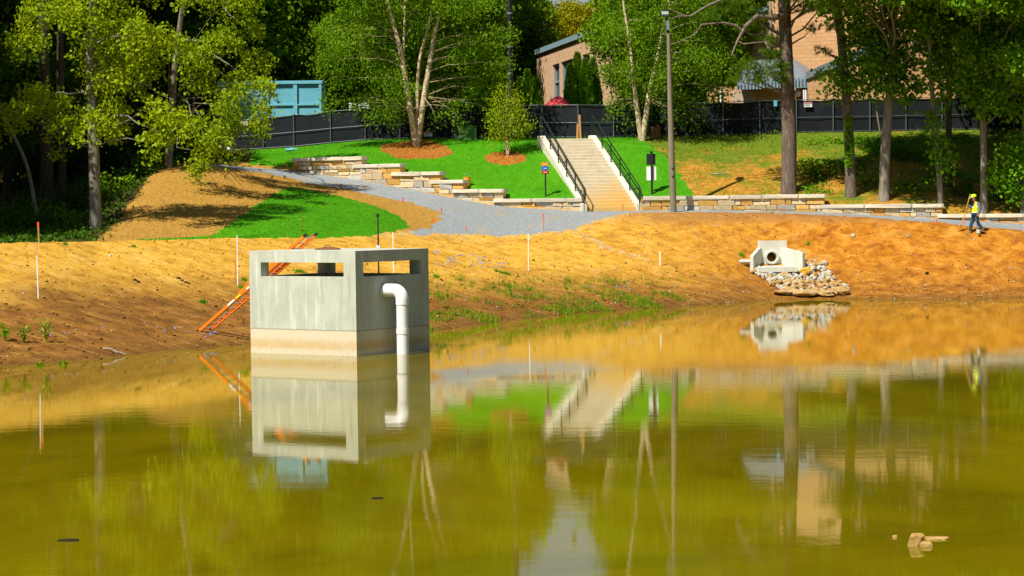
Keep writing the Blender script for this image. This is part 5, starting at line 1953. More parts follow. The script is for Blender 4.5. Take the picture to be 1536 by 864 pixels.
# ---- pines and hardwoods on the right slope
def slope_tree(name, label, base_px, Y, line, r0, r1, bark, clumps=(), leaf=None, needles=(), lsize=.2, per=50, extra=None, cat='tree'):
    g = on(base_px, Y)
    o = empty(name, label, cat, g)
    tr_ = dense([g - (0, 0, .4)] + [P(px, py, Y + dy) for px, py, dy in line], 30)
    m = MB()
    m.tube(tr_, np.interp(np.linspace(0, 1, 30), [0, .05, 1], [r0 * 1.25, r0, r1]), 14)
    cl = [(P(px, py, Y + dy), r) for px, py, dy, r in clumps]
    nl = [(P(px, py, Y + dy), r) for px, py, dy, r in needles]
    limbs_to(m, tr_, cl, .05, .2, 1, .04)
    limbs_to(m, tr_, nl, .055, .3, 1, .03)
    m.build('trunk', M[bark], o, smooth=True)
    if cl:
        V, F = leaves_at(spray_points(cl, per, 12, .22, .35), lsize, .4, .78)
        crown_obj('crown', V, F, leaf, o)
    if nl:
        V, F = needle_mesh(nl)
        crown_obj('needle_tufts' if cl else 'crown', V, F, 'needle', o)
    if extra: extra(o)
    return o


def high(px0, px1, py0, py1, n, r, dy, seed):
    rr = random.Random(seed)
    return [(rr.uniform(px0, px1), rr.uniform(py0, py1), rr.uniform(-dy * 1.5, dy * .7), r * rr.uniform(.7, 1.25)) for _ in range(n)]


def dead_limb(o):
    m = MB()
    Y = 103.4
    m.tube([P(q[0], q[1], Y + q[2]) for q in ((1180, 22, .2), (1160, 27, -.2), (1135, 24, -.4), (1118, 40, -.5), (1106, 62, -.5), (1097, 84, -.5))], [.15, .13, .115, .09, .06, .03], 8)
    m.tube([P(q[0], q[1], Y + q[2]) for q in ((1112, 46, -.5), (1104, 38, -.6), (1085, 34, -.7), (1052, 37, -.8), (1044, 50, -.8), (1020, 63, -.8))], [.06, .055, .05, .045, .035, .015], 6)
    m.tube([P(q[0], q[1], Y + q[2]) for q in ((1108, 62, -.5), (1115, 66, -.6), (1150, 62, -.6), (1160, 70, -.5))], [.03, .03, .025, .015], 5)
    m.tube([P(q[0], q[1], Y + q[2]) for q in ((1160, 0, 0), (1100, -8, -.4), (1062, 8, -.7), (1036, 24, -.8), (1028, 24, -.8), (1005, 14, -.9))], [.08, .07, .055, .05, .04, .015], 6)
    m.tube([P(q[0], q[1], Y + q[2]) for q in ((1030, 24, -.8), (1018, 24, -.85), (1003, 29, -.9))], [.03, .025, .012], 5)
    m.build('dead_limb', M['bark_limb'], o, smooth=True)


pine_n = [(1105, 8, -.6, 1.0), (1065, 22, -.8, .75), (1125, 25, -.4, .8), (1150, 104, -.8, .75), (1122, 98, -.7, .7), (1135, 118, -.8, .5), (1150, 60, -.6, .5), (1168, 116, -.8, .5), (1108, 112, -.6, .45), (1160, 85, -.7, .5), (1098, 118, -.4, .35), (1155, 78, -.6, .4), (1210, 12, -.3, .6), (1222, 42, -.6, .4), (1172, 96, -.9, .4), (1140, 122, -.8, .3), (1080, 2, -.4, .7)]
slope_tree('pine_tree', 'thickest pine trunk on the slope with a bleached dead limb, beside the low wall', 1183, 103.9, [(1184, 200, 0), (1180, 100, 0), (1176, 0, 0), (1172, -150, 0), (1170, -260, 0)], .36, .22, 'bark_pine',
           needles=pine_n + high(1130, 1330, -210, -22, 44, 1.5, 4.5, 61), extra=dead_limb)
hw1 = [(1262, 118, -.4, .4), (1240, 112, -.5, .26), (1280, 128, -.3, .45), (1300, 100, -.3, .55), (1290, 60, 0, .6), (1315, 130, -.4, .4), (1268, 90, -.2, .4), (1250, 140, -.2, .2)]
slope_tree('pine_tree', 'ivy-wrapped thinner trunk second from the big pine on the slope', 1277, 103.2, [(1274, 220, 0), (1269, 130, 0), (1262, 60, 0), (1256, 0, 0), (1250, -140, 0), (1245, -230, 0)], .245, .15, 'bark_pine', hw1, 'leaf_green',
           needles=[(1238, 78, -.6, .30), (1228, 72, -.6, .2), (1240, 12, -.2, .6), (1265, 10, .2, .6), (1246, 38, -.4, .4), (1290, 18, .3, .6)] + high(1190, 1380, -200, -25, 40, 1.45, 4, 62), lsize=.2, per=70)
hw2 = [(1340, 90, .2, .8), (1325, 60, .3, .9), (1350, 120, .3, .6), (1310, 95, -.4, .6), (1360, 80, .4, .7), (1335, 130, -.2, .5), (1300, 45, 0, .8), (1352, 150, 0, .28), (1310, 20, 0, .9), (1370, 130, .5, .4)]
slope_tree('sweetgum_tree', 'leaning grey trunk with dark dense leaves, third from the big pine', 1326, 102.6, [(1327, 240, 0), (1332, 170, 0), (1338, 110, 0), (1340, 40, 0), (1344, -60, 0), (1350, -180, 0)], .245, .12, 'bark_grey', hw2 + high(1250, 1440, -190, -20, 56, 1.45, 4.5, 63), 'leaf_green',
           lsize=.2, per=60)
slope_tree('pine_tree', 'dark slim pine trunk behind the pale leaning one, with feathery high boughs', 1424, 104.5, [(1423, 220, 0), (1424, 120, 0), (1426, 20, 0), (1430, -120, 0), (1432, -220, 0)], .15, .10, 'bark_dark',
           needles=[(1345, 42, -.8, .85), (1375, 30, -.8, .8), (1400, 50, -.8, .9), (1425, 30, -.7, .75), (1445, 40, -.6, .6), (1385, 68, -.9, .6), (1412, 72, -.8, .5), (1360, 58, -.8, .6), (1430, 12, -.4, .7), (1392, 14, -.5, .7)] + high(1340, 1520, -200, -20, 36, 1.4, 4, 64))
hw3 = [(1405, 108, -.2, .42), (1392, 100, 0, .4), (1425, 130, -.2, .42), (1410, 150, -.3, .3), (1400, 175, -.3, .24), (1396, 195, -.3, .2), (1414, 235, -.3, .34), (1408, 215, -.3, .26), (1416, 255, -.3, .24), (1440, 115, 0, .4), (1452, 125, .2, .35), (1420, 85, .2, .5)]
slope_tree('hardwood_tree', 'slim pale trunk leaning left with leafy ivy shoots at the end of the middle wall', 1411, 101.6, [(1409, 260, 0), (1404, 200, 0), (1398, 140, 0), (1395, 100, 0), (1394, 30, 0), (1396, -80, 0)], .135, .07, 'bark_grey', hw3 + high(1370, 1440, -100, 40, 9, .9, 2, 65), 'leaf_green', lsize=.19, per=75)
hw4 = [(1480, 60, -.5, .8), (1500, 40, -.5, .9), (1465, 90, -.6, .7), (1495, 100, -.8, .8), (1520, 75, -.6, .8), (1475, 125, -.7, .6), (1500, 140, -.8, .6), (1455, 60, -.2, .7), (1510, 15, -.4, .9), (1530, 120, -.6, .6), (1485, 155, -.6, .42), (1462, 148, -.4, .35), (1490, 15, -.4, .8), (1450, 110, -.3, .5), (1520, 160, -.4, .4), (1540, 40, -.4, .9)]
slope_tree('hardwood_tree', 'grey trunk right behind the worker under a sunlit leafy crown', 1475, 101.0, [(1476, 240, 0), (1474, 180, 0), (1472, 120, 0), (1476, 50, 0), (1482, -40, 0), (1486, -160, 0)], .165, .09, 'bark_grey', hw4 + high(1420, 1600, -190, -10, 44, 1.4, 4.5, 66), 'leaf_green', lsize=.2, per=66)
hw5 = [(1520, 225, -.3, .5), (1530, 250, -.4, .5), (1510, 250, -.3, .4), (1525, 280, -.4, .42), (1505, 275, -.3, .3), (1534, 210, -.3, .4), (1500, 262, -.2, .3)]
slope_tree('hardwood_tree', 'pale thin trunk at the right picture edge with low leafy shoots', 1534, 100.9, [(1535, 250, 0), (1536, 180, 0), (1538, 80, 0), (1545, -60, 0)], .12, .06, 'bark_grey', hw5 + high(1510, 1600, -80, 110, 12, 1.0, 2.2, 67), 'leaf_green', lsize=.19, per=75)

# slim bare trunks in the dark wood on the left
for line, r, Y, lab in (([(70, 300), (68, 200), (66, 100), (64, -60)], .30, 99, 'broad dim trunk in the dark wood, left of the maple trunk'),
                        ([(93, 290), (92, 200), (90, 110), (90, -60)], .19, 100, 'narrow dim trunk between the broad trunk and the maple'),
                        ([(57, 300), (46, 265), (34, 230), (18, 200), (-2, 150)], .085, 94, 'thin pale trunk leaning left in the dark wood')):
    b_ = on(line[0][0] + 1, Y)
    o = empty('bare_trunk', lab, 'tree', b_)
    MB().tube(dense([b_ - (0, 0, .3)] + [P(px, py, Y) for px, py in line[1:]], 14), np.linspace(r, r * .7, 14), 10).build('trunk', M['bark_grey' if r < .1 else 'bark_dark'], o, smooth=True)
    top = P(*line[-1], Y)
    cl = [(top + np.array([RN.uniform(-1.5, 1.5), RN.uniform(-1.5, 1.5), RN.uniform(-.5, 2.0)]), .9) for _ in range(6)]
    V, F = leaves_at(spray_points(cl, 40, 12, .25, .3), .2, .4, .75)
    crown_obj('crown', V, F, 'leaf_dark', o)

# ---- arborvitae by the brick building
def thuja(px, ytop, ybot, wpx, Y, label, seed):
    t_ = P(px, ytop, Y); x = t_[0]; zb = P(px, ybot, Y)[2] - 1.0
    o = empty('arborvitae', label, 'shrub', (x, Y, zb), 'arborvitae beside the brick building')
    h = t_[2] - zb; r = wpx / 2 / (FOC / Y)
    n_ = 5200
    f = LR.uniform(0, 1, n_) ** .85
    th = LR.uniform(0, 2 * pi, n_)
    prof_ = r * np.clip((1 - f) * 1.25, 0, 1) ** .8 * (1 + .16 * np.sin(th * 5 + seed + f * 9) + .10 * np.sin(th * 9 - f * 23)) + .02
    rad_ = prof_ * LR.uniform(.6, 1.03, n_) ** .5
    C = np.stack([x + rad_ * np.cos(th), Y + rad_ * np.sin(th), zb + f * h], 1)
    d = unit(np.stack([np.cos(th) * .5, np.sin(th) * .5, np.ones(n_) * 1.1], 1) + LR.normal(size=(n_, 3)) * .28)
    sx = unit(np.cross(d, LR.normal(size=(n_, 3))))
    s_ = LR.uniform(.14, .26, (n_, 1))
    V = np.stack([C - sx * s_ * .28, C + sx * s_ * .28, C + d * s_], 1).reshape(-1, 3)
    MB().tube([(x, Y, zb - .1), (x, Y, zb + h * .8)], [.08, .02], 6).build('trunk', M['bark_dark'], o)
    crown_obj('foliage', V, np.arange(len(V)).reshape(-1, 3), 'leaf_thuja', o)


thuja(866, 82, 160, 30, 118.2, 'tallest arborvitae in the clump covering the middle window', 1)
thuja(878, 92, 160, 27, 117.6, 'arborvitae right of the tallest one in the window clump', 2)
thuja(855, 101, 160, 20, 117.4, 'shorter arborvitae at the left of the window clump', 3)
thuja(890, 91, 160, 24, 118.4, 'rightmost arborvitae of the window clump, before the birch leaves', 4)
thuja(791, 108, 160, 20, 118.5, 'tallest arborvitae of the three left of the brick corner', 5)
thuja(780, 120, 160, 15, 118.2, 'leftmost arborvitae of the three left of the brick corner', 6)
thuja(804, 119, 160, 17, 118.0, 'arborvitae touching the left corner of the brick building', 7)

# ---- low bushes
def bush(px, py, Y, r, n, label, mat='leaf_mid', leaf=.15, group=None, h=.8, per=80):
    b_ = hit(px, py) if Y is None else on(px, Y)
    o = empty('bush', label, 'bush', b_, group)
    cl = [(b_ + np.array([RN.uniform(-r, r), RN.uniform(-r, r) * .7, RN.uniform(.15, h)]), .40 * RN.uniform(.7, 1.2)) for _ in range(n)]
    m = MB()
    for c, _ in cl:
        m.tube([b_ - (0, 0, .1), (b_ + c) / 2 + (0, 0, .1), c], [.02, .015, .008], 5, False)
    m.build('stem', M['bark_dark'], o)
    V, F = leaves_at(spray_points(cl, per, 10, .18, .2), leaf, .2, .75)
    crown_obj('foliage', V, F, mat, o)


gL = 'undergrowth bushes in the left wood'
for px, Y in ((176, 100), (205, 104), (232, 107), (40, 92), (85, 95), (20, 90), (-10, 94), (150, 104), (60, 98), (250, 113), (215, 112), (270, 114), (110, 100)):
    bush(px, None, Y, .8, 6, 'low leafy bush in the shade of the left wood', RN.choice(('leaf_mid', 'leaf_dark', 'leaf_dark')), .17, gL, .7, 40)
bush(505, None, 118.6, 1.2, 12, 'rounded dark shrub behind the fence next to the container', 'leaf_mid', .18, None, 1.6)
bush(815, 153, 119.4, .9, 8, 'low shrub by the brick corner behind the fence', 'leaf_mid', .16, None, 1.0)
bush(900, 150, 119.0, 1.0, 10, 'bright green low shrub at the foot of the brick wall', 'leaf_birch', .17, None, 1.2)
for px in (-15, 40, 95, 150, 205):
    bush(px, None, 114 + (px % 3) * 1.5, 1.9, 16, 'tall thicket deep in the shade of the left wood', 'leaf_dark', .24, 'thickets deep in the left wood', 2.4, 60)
gR = 'bushes on the shaded right slope'
for px, py in ((1215, 262), (1235, 272), (1256, 262), (1300, 278), (1372, 285), (1435, 292), (1500, 298), (1352, 242)):
    bush(px, py, None, .7, 6, 'low leafy bush on the shaded slope among the right trunks', RN.choice(('leaf_mid', 'leaf_dark', 'leaf_dark')), .14, gR, .35, 30)


# ---- ivy on the second trunk
iv = []
for k in range(520):
    py = RN.uniform(172, 252)
    iv.append(P(1273 + RN.uniform(-5, 5) - (1 if py < 190 else 0), py, 102.9 - RN.uniform(.0, .10)))
V, F = leaves_at(np.array(iv), .12, .4, .9)
o = empty('ivy', 'green ivy climbing the second trunk right of the big pine', 'ivy', on(1275, 102.9))
crown_obj('ivy_leaves', V, F, 'leaf_green', o)

# ---- grass: turf blades, weeds on the bank
def scatter_on(cl_ids, n, cond=None):
    f = QF[np.isin(cls, cl_ids)]
    q = VV[f]
    area = np.linalg.norm(np.cross(q[:, 1] - q[:, 0], q[:, 3] - q[:, 0]), axis=1)
    cpx = 768 + q.mean(1)[:, 0] / q.mean(1)[:, 1] * FOC
    area = area * ((cpx > -60) & (cpx < 1600))
    if cond is not None:
        area = area * cond(q.mean(1))
    k = LR.choice(len(f), n, p=area / area.sum())
    a_, b_ = LR.uniform(0, 1, (n, 1)), LR.uniform(0, 1, (n, 1))
    return q[k, 0] + (q[k, 1] - q[k, 0]) * a_ + (q[k, 3] - q[k, 0]) * b_


def blades(C, h, wd, lean=.5):
    n = len(C)
    th = LR.uniform(0, 2 * pi, n)
    s_ = np.stack([np.cos(th), np.sin(th), 0 * th], 1) * wd * .5
    hh = h * LR.uniform(.5, 1.2, (n, 1))
    t_ = LR.normal(size=(n, 3)) * lean; t_[:, 2] = 1; t_ = unit(t_)
    V = np.stack([C - s_ - (0, 0, .01), C + s_ - (0, 0, .01), C + t_ * hh], 1).reshape(-1, 3)
    return V, np.arange(3 * n).reshape(-1, 3)


def stuff(name, V, F, mat, label):
    return tag(link(name, np_mesh(name, V, F), M[mat]), label, name.replace('_', ' '), kind='stuff')


V, F = blades(scatter_on([3, 4, 8], 110000), .045, .03, .8)
stuff('lawn_grass', V, F, 'blade', 'short bright green turf on the lawn and grass slope')
V, F = blades(scatter_on([7], 17000, lambda c: np.clip((vnoise(c[:, 0] * .6, c[:, 1] * .6) + .12 + (c[:, 2] - 5.6) * .16) * 3, 0.0, 1)), .20, .045, .55)
stuff('wild_grass', V, F, 'weed', 'rough grass in patches over the hillside under the pines')
cw = scatter_on([7], 900, lambda c: np.clip((vnoise(c[:, 0] * .5 + 7, c[:, 1] * .5) - .05) * 4, 0, 1) * (c[:, 0] > 13.2))
V, F = leaves_at(np.repeat(cw, 16, 0) + LR.normal(size=(len(cw) * 16, 3)) * (.16, .16, .07) + (0, 0, .10), .12, .1, .8)
stuff('ground_cover', V, F, 'leaf_green', 'leafy ground cover over the shaded right slope')
wl = scatter_on([6], 900, lambda c: (c[:, 1] < 116) * 1.0)
V, F = leaves_at(np.repeat(wl, 14, 0) + LR.normal(size=(len(wl) * 14, 3)) * (.22, .22, .09) + (0, 0, .12), .13, .1, .8)
stuff('ground_cover', V, F, 'leaf_dark', 'leafy undergrowth on the floor of the left wood')
M['straw_bits'] = simple('loose_straw', [(.30, .16, .025), (.60, .38, .11)], 9, .8)
V, F = blades(scatter_on([2], 42000), .08, .02, 2.2)
stuff('straw', V, F, 'straw_bits', 'loose straw strewn over the tan slope')
# straw, mulch chips
V, F = blades(scatter_on([5, 9], 5000), .05, .04, 1.6)
stuff('bark_chips', V, F, 'mulch', 'bark chips in the two mulch beds on the lawn')

# weeds along the water
def weedy(c):
    d = c[:, 2]
    px_ = 768 + c[:, 0] / c[:, 1] * FOC
    k = np.clip((vnoise(c[:, 0] * .8, c[:, 1] * .8) + .10) * 4, 0, 1)
    return k * ((px_ > 630) & (px_ < 1030) & (d > .0) & (d < 1.5 - (px_ - 640) / 400 * .7)) * np.exp(-np.clip(d, 0, 3) * 1.6)


cw = scatter_on([0], 620, weedy)
q = np.repeat(cw, 9, 0) + LR.normal(size=(len(cw) * 9, 3)) * (.09, .09, 0)
V1, F1 = blades(q, .19, .028, .45)
stuff('weeds', V1, F1, 'weed', 'yellow-green weeds growing along the wet bank right of the box')
def tuft(px, py, wpx, n, h, label, group=None):
    g = hit(px, py); s_ = FOC / g[1]
    C = g + LR.normal(size=(n, 3)) * (wpx / 7 / s_, .09, 0)
    C[:, 2] = ground(C[:, 0], C[:, 1])
    V, F = blades(C, h, .03, .8)
    o = link('grass_tuft', np_mesh('grass_tuft', V - g, F), M['blade'], None, g)
    tag(o, label, 'grass tuft', group)


gT = 'small grass tufts on the bare bank'
for px, py, w_, n, h, lab in ((305, 454, 20, 150, .10, 'low dark green grass tuft above the foot of the ladder'), (365, 432, 26, 200, .10, 'grass patch at the base of the white stake by the ladder'), (366, 420, 16, 90, .09, 'small grass patch just above the ladder beside the concrete box'),
                             (758, 411, 34, 240, .10, 'wide grass tuft on the bank below the tall white stake'), (745, 407, 16, 90, .09, 'grass wisp left of the tall white stake on the bank'), (450, 408, 30, 150, .12, 'grass tuft seen through the left slot of the box'), (800, 391, 8, 40, .08, 'tiny grass tuft right of the tall white stake'),
                             (655, 416, 16, 90, .12, 'grass tuft touching the right edge of the concrete box'), (200, 370, 14, 70, .08, 'tiny tuft on the crest below the straw slope'), (98, 367, 12, 70, .10, 'small tuft at the crest near the wooden stake'), (1112, 384, 10, 60, .25, 'green weed left of the culvert wing wall'), (1212, 367, 8, 40, .2, 'small green weed above the culvert on the orange bank')):
    tuft(px, py, w_, n, h, lab)


def weed_plant(px, py, hpx, label, n=5):
    g = hit(px, py); s_ = FOC / g[1]; H_ = hpx / s_
    o = empty('weed_plant', label, 'weed', g)
    m = MB(); pts = []
    for k in range(n):
        t_ = g + np.array([RN.uniform(-.3, .3) * H_, RN.uniform(-.2, .2), H_ * RN.uniform(.65, 1)])
        m.tube(bend(g, t_, 4, .03), [.012, .01, .008, .005], 5)
        for i in range(7):
            f = RN.uniform(.3, 1.05)
            pts.append(g + (t_ - g) * f + np.array([RN.uniform(-.07, .07), RN.uniform(-.06, .06), 0]))
    m.build('stem', M['weed'], o)
    V, F = leaves_at(np.array(pts), .15, .2, .35)
    crown_obj('foliage', V, F, 'weed', o)


weed_plant(8, 512, 26, 'leafy weed at the far left edge of the bank')
weed_plant(36, 514, 28, 'bushy weed second from the left edge by the water')
weed_plant(70, 514, 36, 'tallest bright weed on the left bank by the water')
weed_plant(97, 552, 12, 'low green weed standing at the left waterline')
weed_plant(60, 553, 10, 'tiny weed in the shallows at the left')
weed_plant(664, 462, 40, 'tall yellow-green weed right beside the concrete box', 4)
weed_plant(455, 355, 30, 'thin weed stalk on the crest behind the concrete box', 2)
weed_plant(768, 446, 22, 'yellow-green weed on the damp bank below the tall white stake', 3)
weed_plant(850, 440, 20, 'upright weed on the damp bank right of the middle', 3)
weed_plant(905, 452, 18, 'weed close to the water well right of the box', 3)

# clods and pebbles on the bare soil
def pebbles(n, cond, rmin, rmax, mat, label, sq=.65):
    C = scatter_on([0], n, cond)
    ico = bmesh.new(); bmesh.ops.create_icosphere(ico, subdivisions=1, radius=1)
    bv_ = np.array([v.co[:] for v in ico.verts]); bf_ = np.array([[v.index for v in f.verts] for f in ico.faces]); ico.free()
    r = rmin + (rmax - rmin) * LR.uniform(0, 1, (n, 1, 1)) ** 3
    V = bv_[None] * (1 + LR.uniform(-.28, .28, (n, len(bv_), 1))) * r * np.array([1, 1, sq]) * LR.uniform(.7, 1.3, (n, 1, 3)) + C[:, None, :] + np.array([0, 0, .2]) * r
    F = (bf_[None] + (np.arange(n) * len(bv_))[:, None, None]).reshape(-1, 3)
    return stuff('pebbles', V.reshape(-1, 3), F, mat, label)


vis = lambda c: (c[:, 2] > -.05) * 1.0
pebbles(5200, vis, .012, .06, 'soil', 'crumbled soil clods over the bare bank', .6)
pebbles(900, lambda c: vis(c) * np.clip((c[:, 0] + 6) / 12, .12, 1), .010, .05, 'rock_grey', 'pale stones scattered over the orange bank')
pebbles(1100, lambda c: vis(c) * np.clip((c[:, 0] + 6) / 12, .2, 1), .010, .055, 'rock_tan', 'tan stones scattered over the orange bank')
pebbles(900, lambda c: vis(c) * (c[:, 2] < 1.9), .012, .05, 'dark_debris', 'dark crumbs along the damp foot of the bank')
edge = np.array([hit(*q)[:2] for q in ((560, 352), (620, 351.5), (700, 352.5), (765, 354), (800, 352), (850, 347), (880, 339), (905, 329), (940, 322))])


def near_edge(c):
    d = np.full(len(c), 9.)
    for i in range(len(edge) - 1):
        a_, b_ = edge[i], edge[i + 1]; ab = b_ - a_
        t = np.clip(((c[:, :2] - a_) @ ab) / (ab @ ab), 0, 1)
        d = np.minimum(d, np.linalg.norm(c[:, :2] - a_ - t[:, None] * ab, axis=1))
    return np.exp(-d * 2.2)


pebbles(800, near_edge, .010, .035, 'rock_grey', 'gravel spilling off the path edge onto the bank')
# trail of grey stones running down the bank, and blue paint flecks
tp_ = [hit(*q) for q in ((858, 350), (890, 359), (905, 371), (940, 380), (975, 392))]
C = []
for k in range(170):
    i = RN.randint(0, 3); f = RN.random()
    C.append(tp_[i] + (tp_[i + 1] - tp_[i]) * f + np.array([RN.gauss(0, .14), RN.gauss(0, .2), 0]))
C = np.array(C); C[:, 2] = ground(C[:, 0], C[:, 1])
m = MB()
for c in C:
    m.blob(c, RN.uniform(.018, .045), RN.randint(0, 999), 1, (1, 1, .5), .2)
tag(m.build('gravel_trail', M['rock_grey'], org=(0, 0, 0)), 'thin trail of pale gravel running down the bank from the path', 'gravel', kind='stuff')
bp = []
for cx_, cy_, rx_, ry_, n_ in ((700, 388, 30, 6, 44), (672, 397, 22, 4, 22), (735, 398, 30, 4, 36), (200, 500, 150, 12, 28), (330, 495, 90, 8, 16), (900, 437, 90, 8, 14), (653, 380, 6, 4, 10)):
    for k in range(n_):
        a_ = RN.uniform(0, 6.28)
        bp.append(hit(cx_ + rx_ * cos(a_) * RN.uniform(.6, 1), cy_ + ry_ * sin(a_) * RN.uniform(.6, 1)))
bp = np.array(bp)
V, F = leaves_at(bp + (0, 0, .015), .10, 0, .5, .6, 5)
stuff('blue_scraps', V, F, 'blue_print', 'scraps of blue marking on the bare bank')
m = MB()
for px, py in ((268, 418), (273, 421), (279, 424), (284, 426), (203, 421), (207, 424), (41, 399), (70, 423), (740, 432)):
    gq = hit(px, py); m.blob(gq, RN.uniform(.05, .10), RN.randint(0, 999), 1, (1, .8, .6), .3)
tag(m.build('dark_clods', M['dark_debris'], org=(0, 0, 0)), 'dark clods lying on the golden bank at the left', 'clods', kind='stuff')
for px, py, wx, lab in ((170, 530, 34, 'dry stick lying near the waterline on the left bank'), (1078, 263, 26, 'pale fallen branch lying on the hillside right of the lamp post')):
    gq = hit(px, py); s_ = FOC / gq[1]
    a_, b_ = gq - (wx / 2 / s_, -.1, -.03), gq + (wx / 2 / s_, .1, .05)
    a_ = np.array([a_[0], a_[1], gz(a_[0], a_[1]) + .04]); b_ = np.array([b_[0], b_[1], gz(b_[0], b_[1]) + .04])
    tag(MB().tube(bend(a_, b_, 6, .02), [.02, .03, .03, .025, .02, .012], 6).build('fallen_stick', M['bark_dead'], org=gq), lab, 'stick')

# ================================================================ WORKER
Yw = float(hit(1458, 351)[1])


def WP(px, py, dy=0.0):
    return P(px, py, Yw + dy)


def skin_mesh(name, verts, edges, radii, mat, par, sub=2, root=0):
    bm = bmesh.new()
    lay = bm.verts.layers.skin.verify()
    vs = []
    for i, (v, r) in enumerate(zip(verts, radii)):
        q = bm.verts.new([float(c) for c in v]); vs.append(q)
        rr_ = (r, r) if np.isscalar(r) else r
        q[lay].radius = rr_
        q[lay].use_root = (i == root)
    for a_, b_ in edges:
        bm.edges.new((vs[a_], vs[b_]))
    me = bpy.data.meshes.new(name); bm.to_mesh(me); bm.free()
    t = bpy.data.objects.new('tmp', me); COL.objects.link(t)
    sk = t.modifiers.new('s', 'SKIN'); sk.use_smooth_shade = True
    sb = t.modifiers.new('u', 'SUBSURF'); sb.levels = sub
    dg = bpy.context.evaluated_depsgraph_get()
    out = bpy.data.meshes.new_from_object(t.evaluated_get(dg))
    bpy.data.objects.remove(t); bpy.data.meshes.remove(me)
    out.name = name
    o0 = ORG[par]
    co = np.zeros(len(out.vertices) * 3); out.vertices.foreach_get('co', co)
    out.vertices.foreach_set('co', (co.reshape(-1, 3) - o0).ravel())
    out.materials.clear()
    return link(name, out, M[mat], par, smooth=True)


gw = hit(1458, 351.5)
wk = empty('person', 'worker in lime vest and cap carrying a long shovel and a spade along the bank', 'person', gw)
head_c = WP(1460.2, 297.8)
neck = WP(1462.8, 303.6); chest = WP(1464.8, 309); belly = WP(1464, 317.5); hip = WP(1462.5, 323.5)
shN, shF = WP(1467.8, 304.8, -.17), WP(1462.6, 305.0, .18)
elN, elF = WP(1469.8, 314.5, -.24), WP(1456.6, 311.2, .24)
haN, haF = WP(1466.6, 323.0, -.24), WP(1450.8, 307.2, .20)
hpN, hpF = WP(1463.2, 324, -.10), WP(1462, 324, .10)
knF, knB = WP(1456.6, 336.5, .09), WP(1467.4, 335.5, -.10)
anF, anB = WP(1455.6, 347.6, .09), WP(1474.6, 344.6, -.09)
# body: one skin, head with a jaw and nose, arms down to hands, legs
vs = [hip, belly, chest, neck, WP(1461.6, 300.8), head_c, WP(1459.9, 294.2),
      shN, elN, haN, shF, elF, haF, hpN, knB, anB, hpF, knF, anF]
es = [(0, 1), (1, 2), (2, 3), (3, 4), (4, 5), (5, 6), (2, 7), (7, 8), (8, 9), (2, 10), (10, 11), (11, 12), (0, 13), (13, 14), (14, 15), (0, 16), (16, 17), (17, 18)]
rs = [.13, .13, .14, .055, .062, .095, .075, .06, .042, .03, .06, .042, .03, .085, .058, .04, .085, .058, .04]
skin_mesh('body', vs, es, rs, 'skin', wk)
# face: nose, brow side ear (he looks to the left and down)
MB().blob(WP(1457.0, 298.8), .022, 3, 2, (1.2, .8, 1.1), .02).build('nose', M['skin'], wk, smooth=True)
MB().blob(WP(1461.6, 298.6, -.09), .028, 4, 2, (.9, .5, 1.3), .03).build('ear', M['skin'], wk, smooth=True)
MB().blob(WP(1458.0, 297.6, -.06), .011, 5, 1, (1, .6, 1), .0).build('eye', M['black'], wk, smooth=True)
MB().bar(WP(1457.4, 300.9, -.055), WP(1458.6, 301.0, -.07), .012, .008).build('mouth', M['sign_red2'], wk)
MB().blob(WP(1462.5, 297.2, .0), .09, 6, 2, (.8, .95, .9), .02).build('hair', M['bark_dark'], wk, smooth=True)
# cap with brim
cc = WP(1460.4, 295.0)
m = MB(); tilt = Matrix.Rotation(rad(-14), 3, 'Y')
prof_ = [(.112, -.02), (.115, .02), (.105, .06), (.075, .095), (.03, .112), (.004, .115)]
q = MB().lathe((0, 0, 0), prof_, 18)
m.add([cc + np.array(tilt @ Vector((v[0] * 1.12, v[1], v[2]))) for v in q.v], q.f)
cp = m.build('cap', M['cap_lime'], wk, smooth=True)
V = [cc + np.array(tilt @ Vector((-.09 - .15 * sin(t), .10 * cos(t), -.015 - .02 * sin(t)))) for t in np.linspace(0, pi, 9)]
MB().prism(V, (0, 0, .012)).build('brim', M['grey_cloth'], cp)
# shirt sleeves, jeans, vest
skin_mesh('shirt', [chest + (0, 0, -.02), belly, neck - (0, 0, .05), shN, elN, haN + (elN - haN) * .22, shF, elF, haF + (elF - haF) * .22],
          [(1, 0), (0, 2), (0, 3), (3, 4), (4, 5), (0, 6), (6, 7), (7, 8)], [.15, .145, .072, .072, .056, .045, .072, .056, .045], 'shirt', wk)
skin_mesh('jeans', [hip + (0, 0, .03), hpN, knB, anB - (anB - knB) * .02, hpF, knF, anF - (anF - knF) * .02], [(0, 1), (1, 2), (2, 3), (0, 4), (4, 5), (5, 6)], [.145, .105, .078, .066, .105, .078, .066], 'jeans', wk)
skin_mesh('vest', [hip + (0, 0, .04), belly, chest, neck - (0, 0, .08), chest + (shN - chest) * .72, chest + (shF - chest) * .72], [(0, 1), (1, 2), (2, 3), (2, 4), (2, 5)], [.19, .182, .20, .115, .125, .125], 'vest', wk)
for zc in (belly - (0, 0, .03), chest - (0, 0, .06)):
    m = MB(); V, F = [], []
    for k in range(20):
        t = 2 * pi * k / 20
        for dz in (-.022, .022):
            V.append(zc + np.array([.196 * cos(t), .192 * sin(t), dz]))
    for k in range(20):
        F.append((2 * k, 2 * ((k + 1) % 20), 2 * ((k + 1) % 20) + 1, 2 * k + 1))
    m.add(V, F).build('reflective_band', M['reflect'], wk, smooth=True)
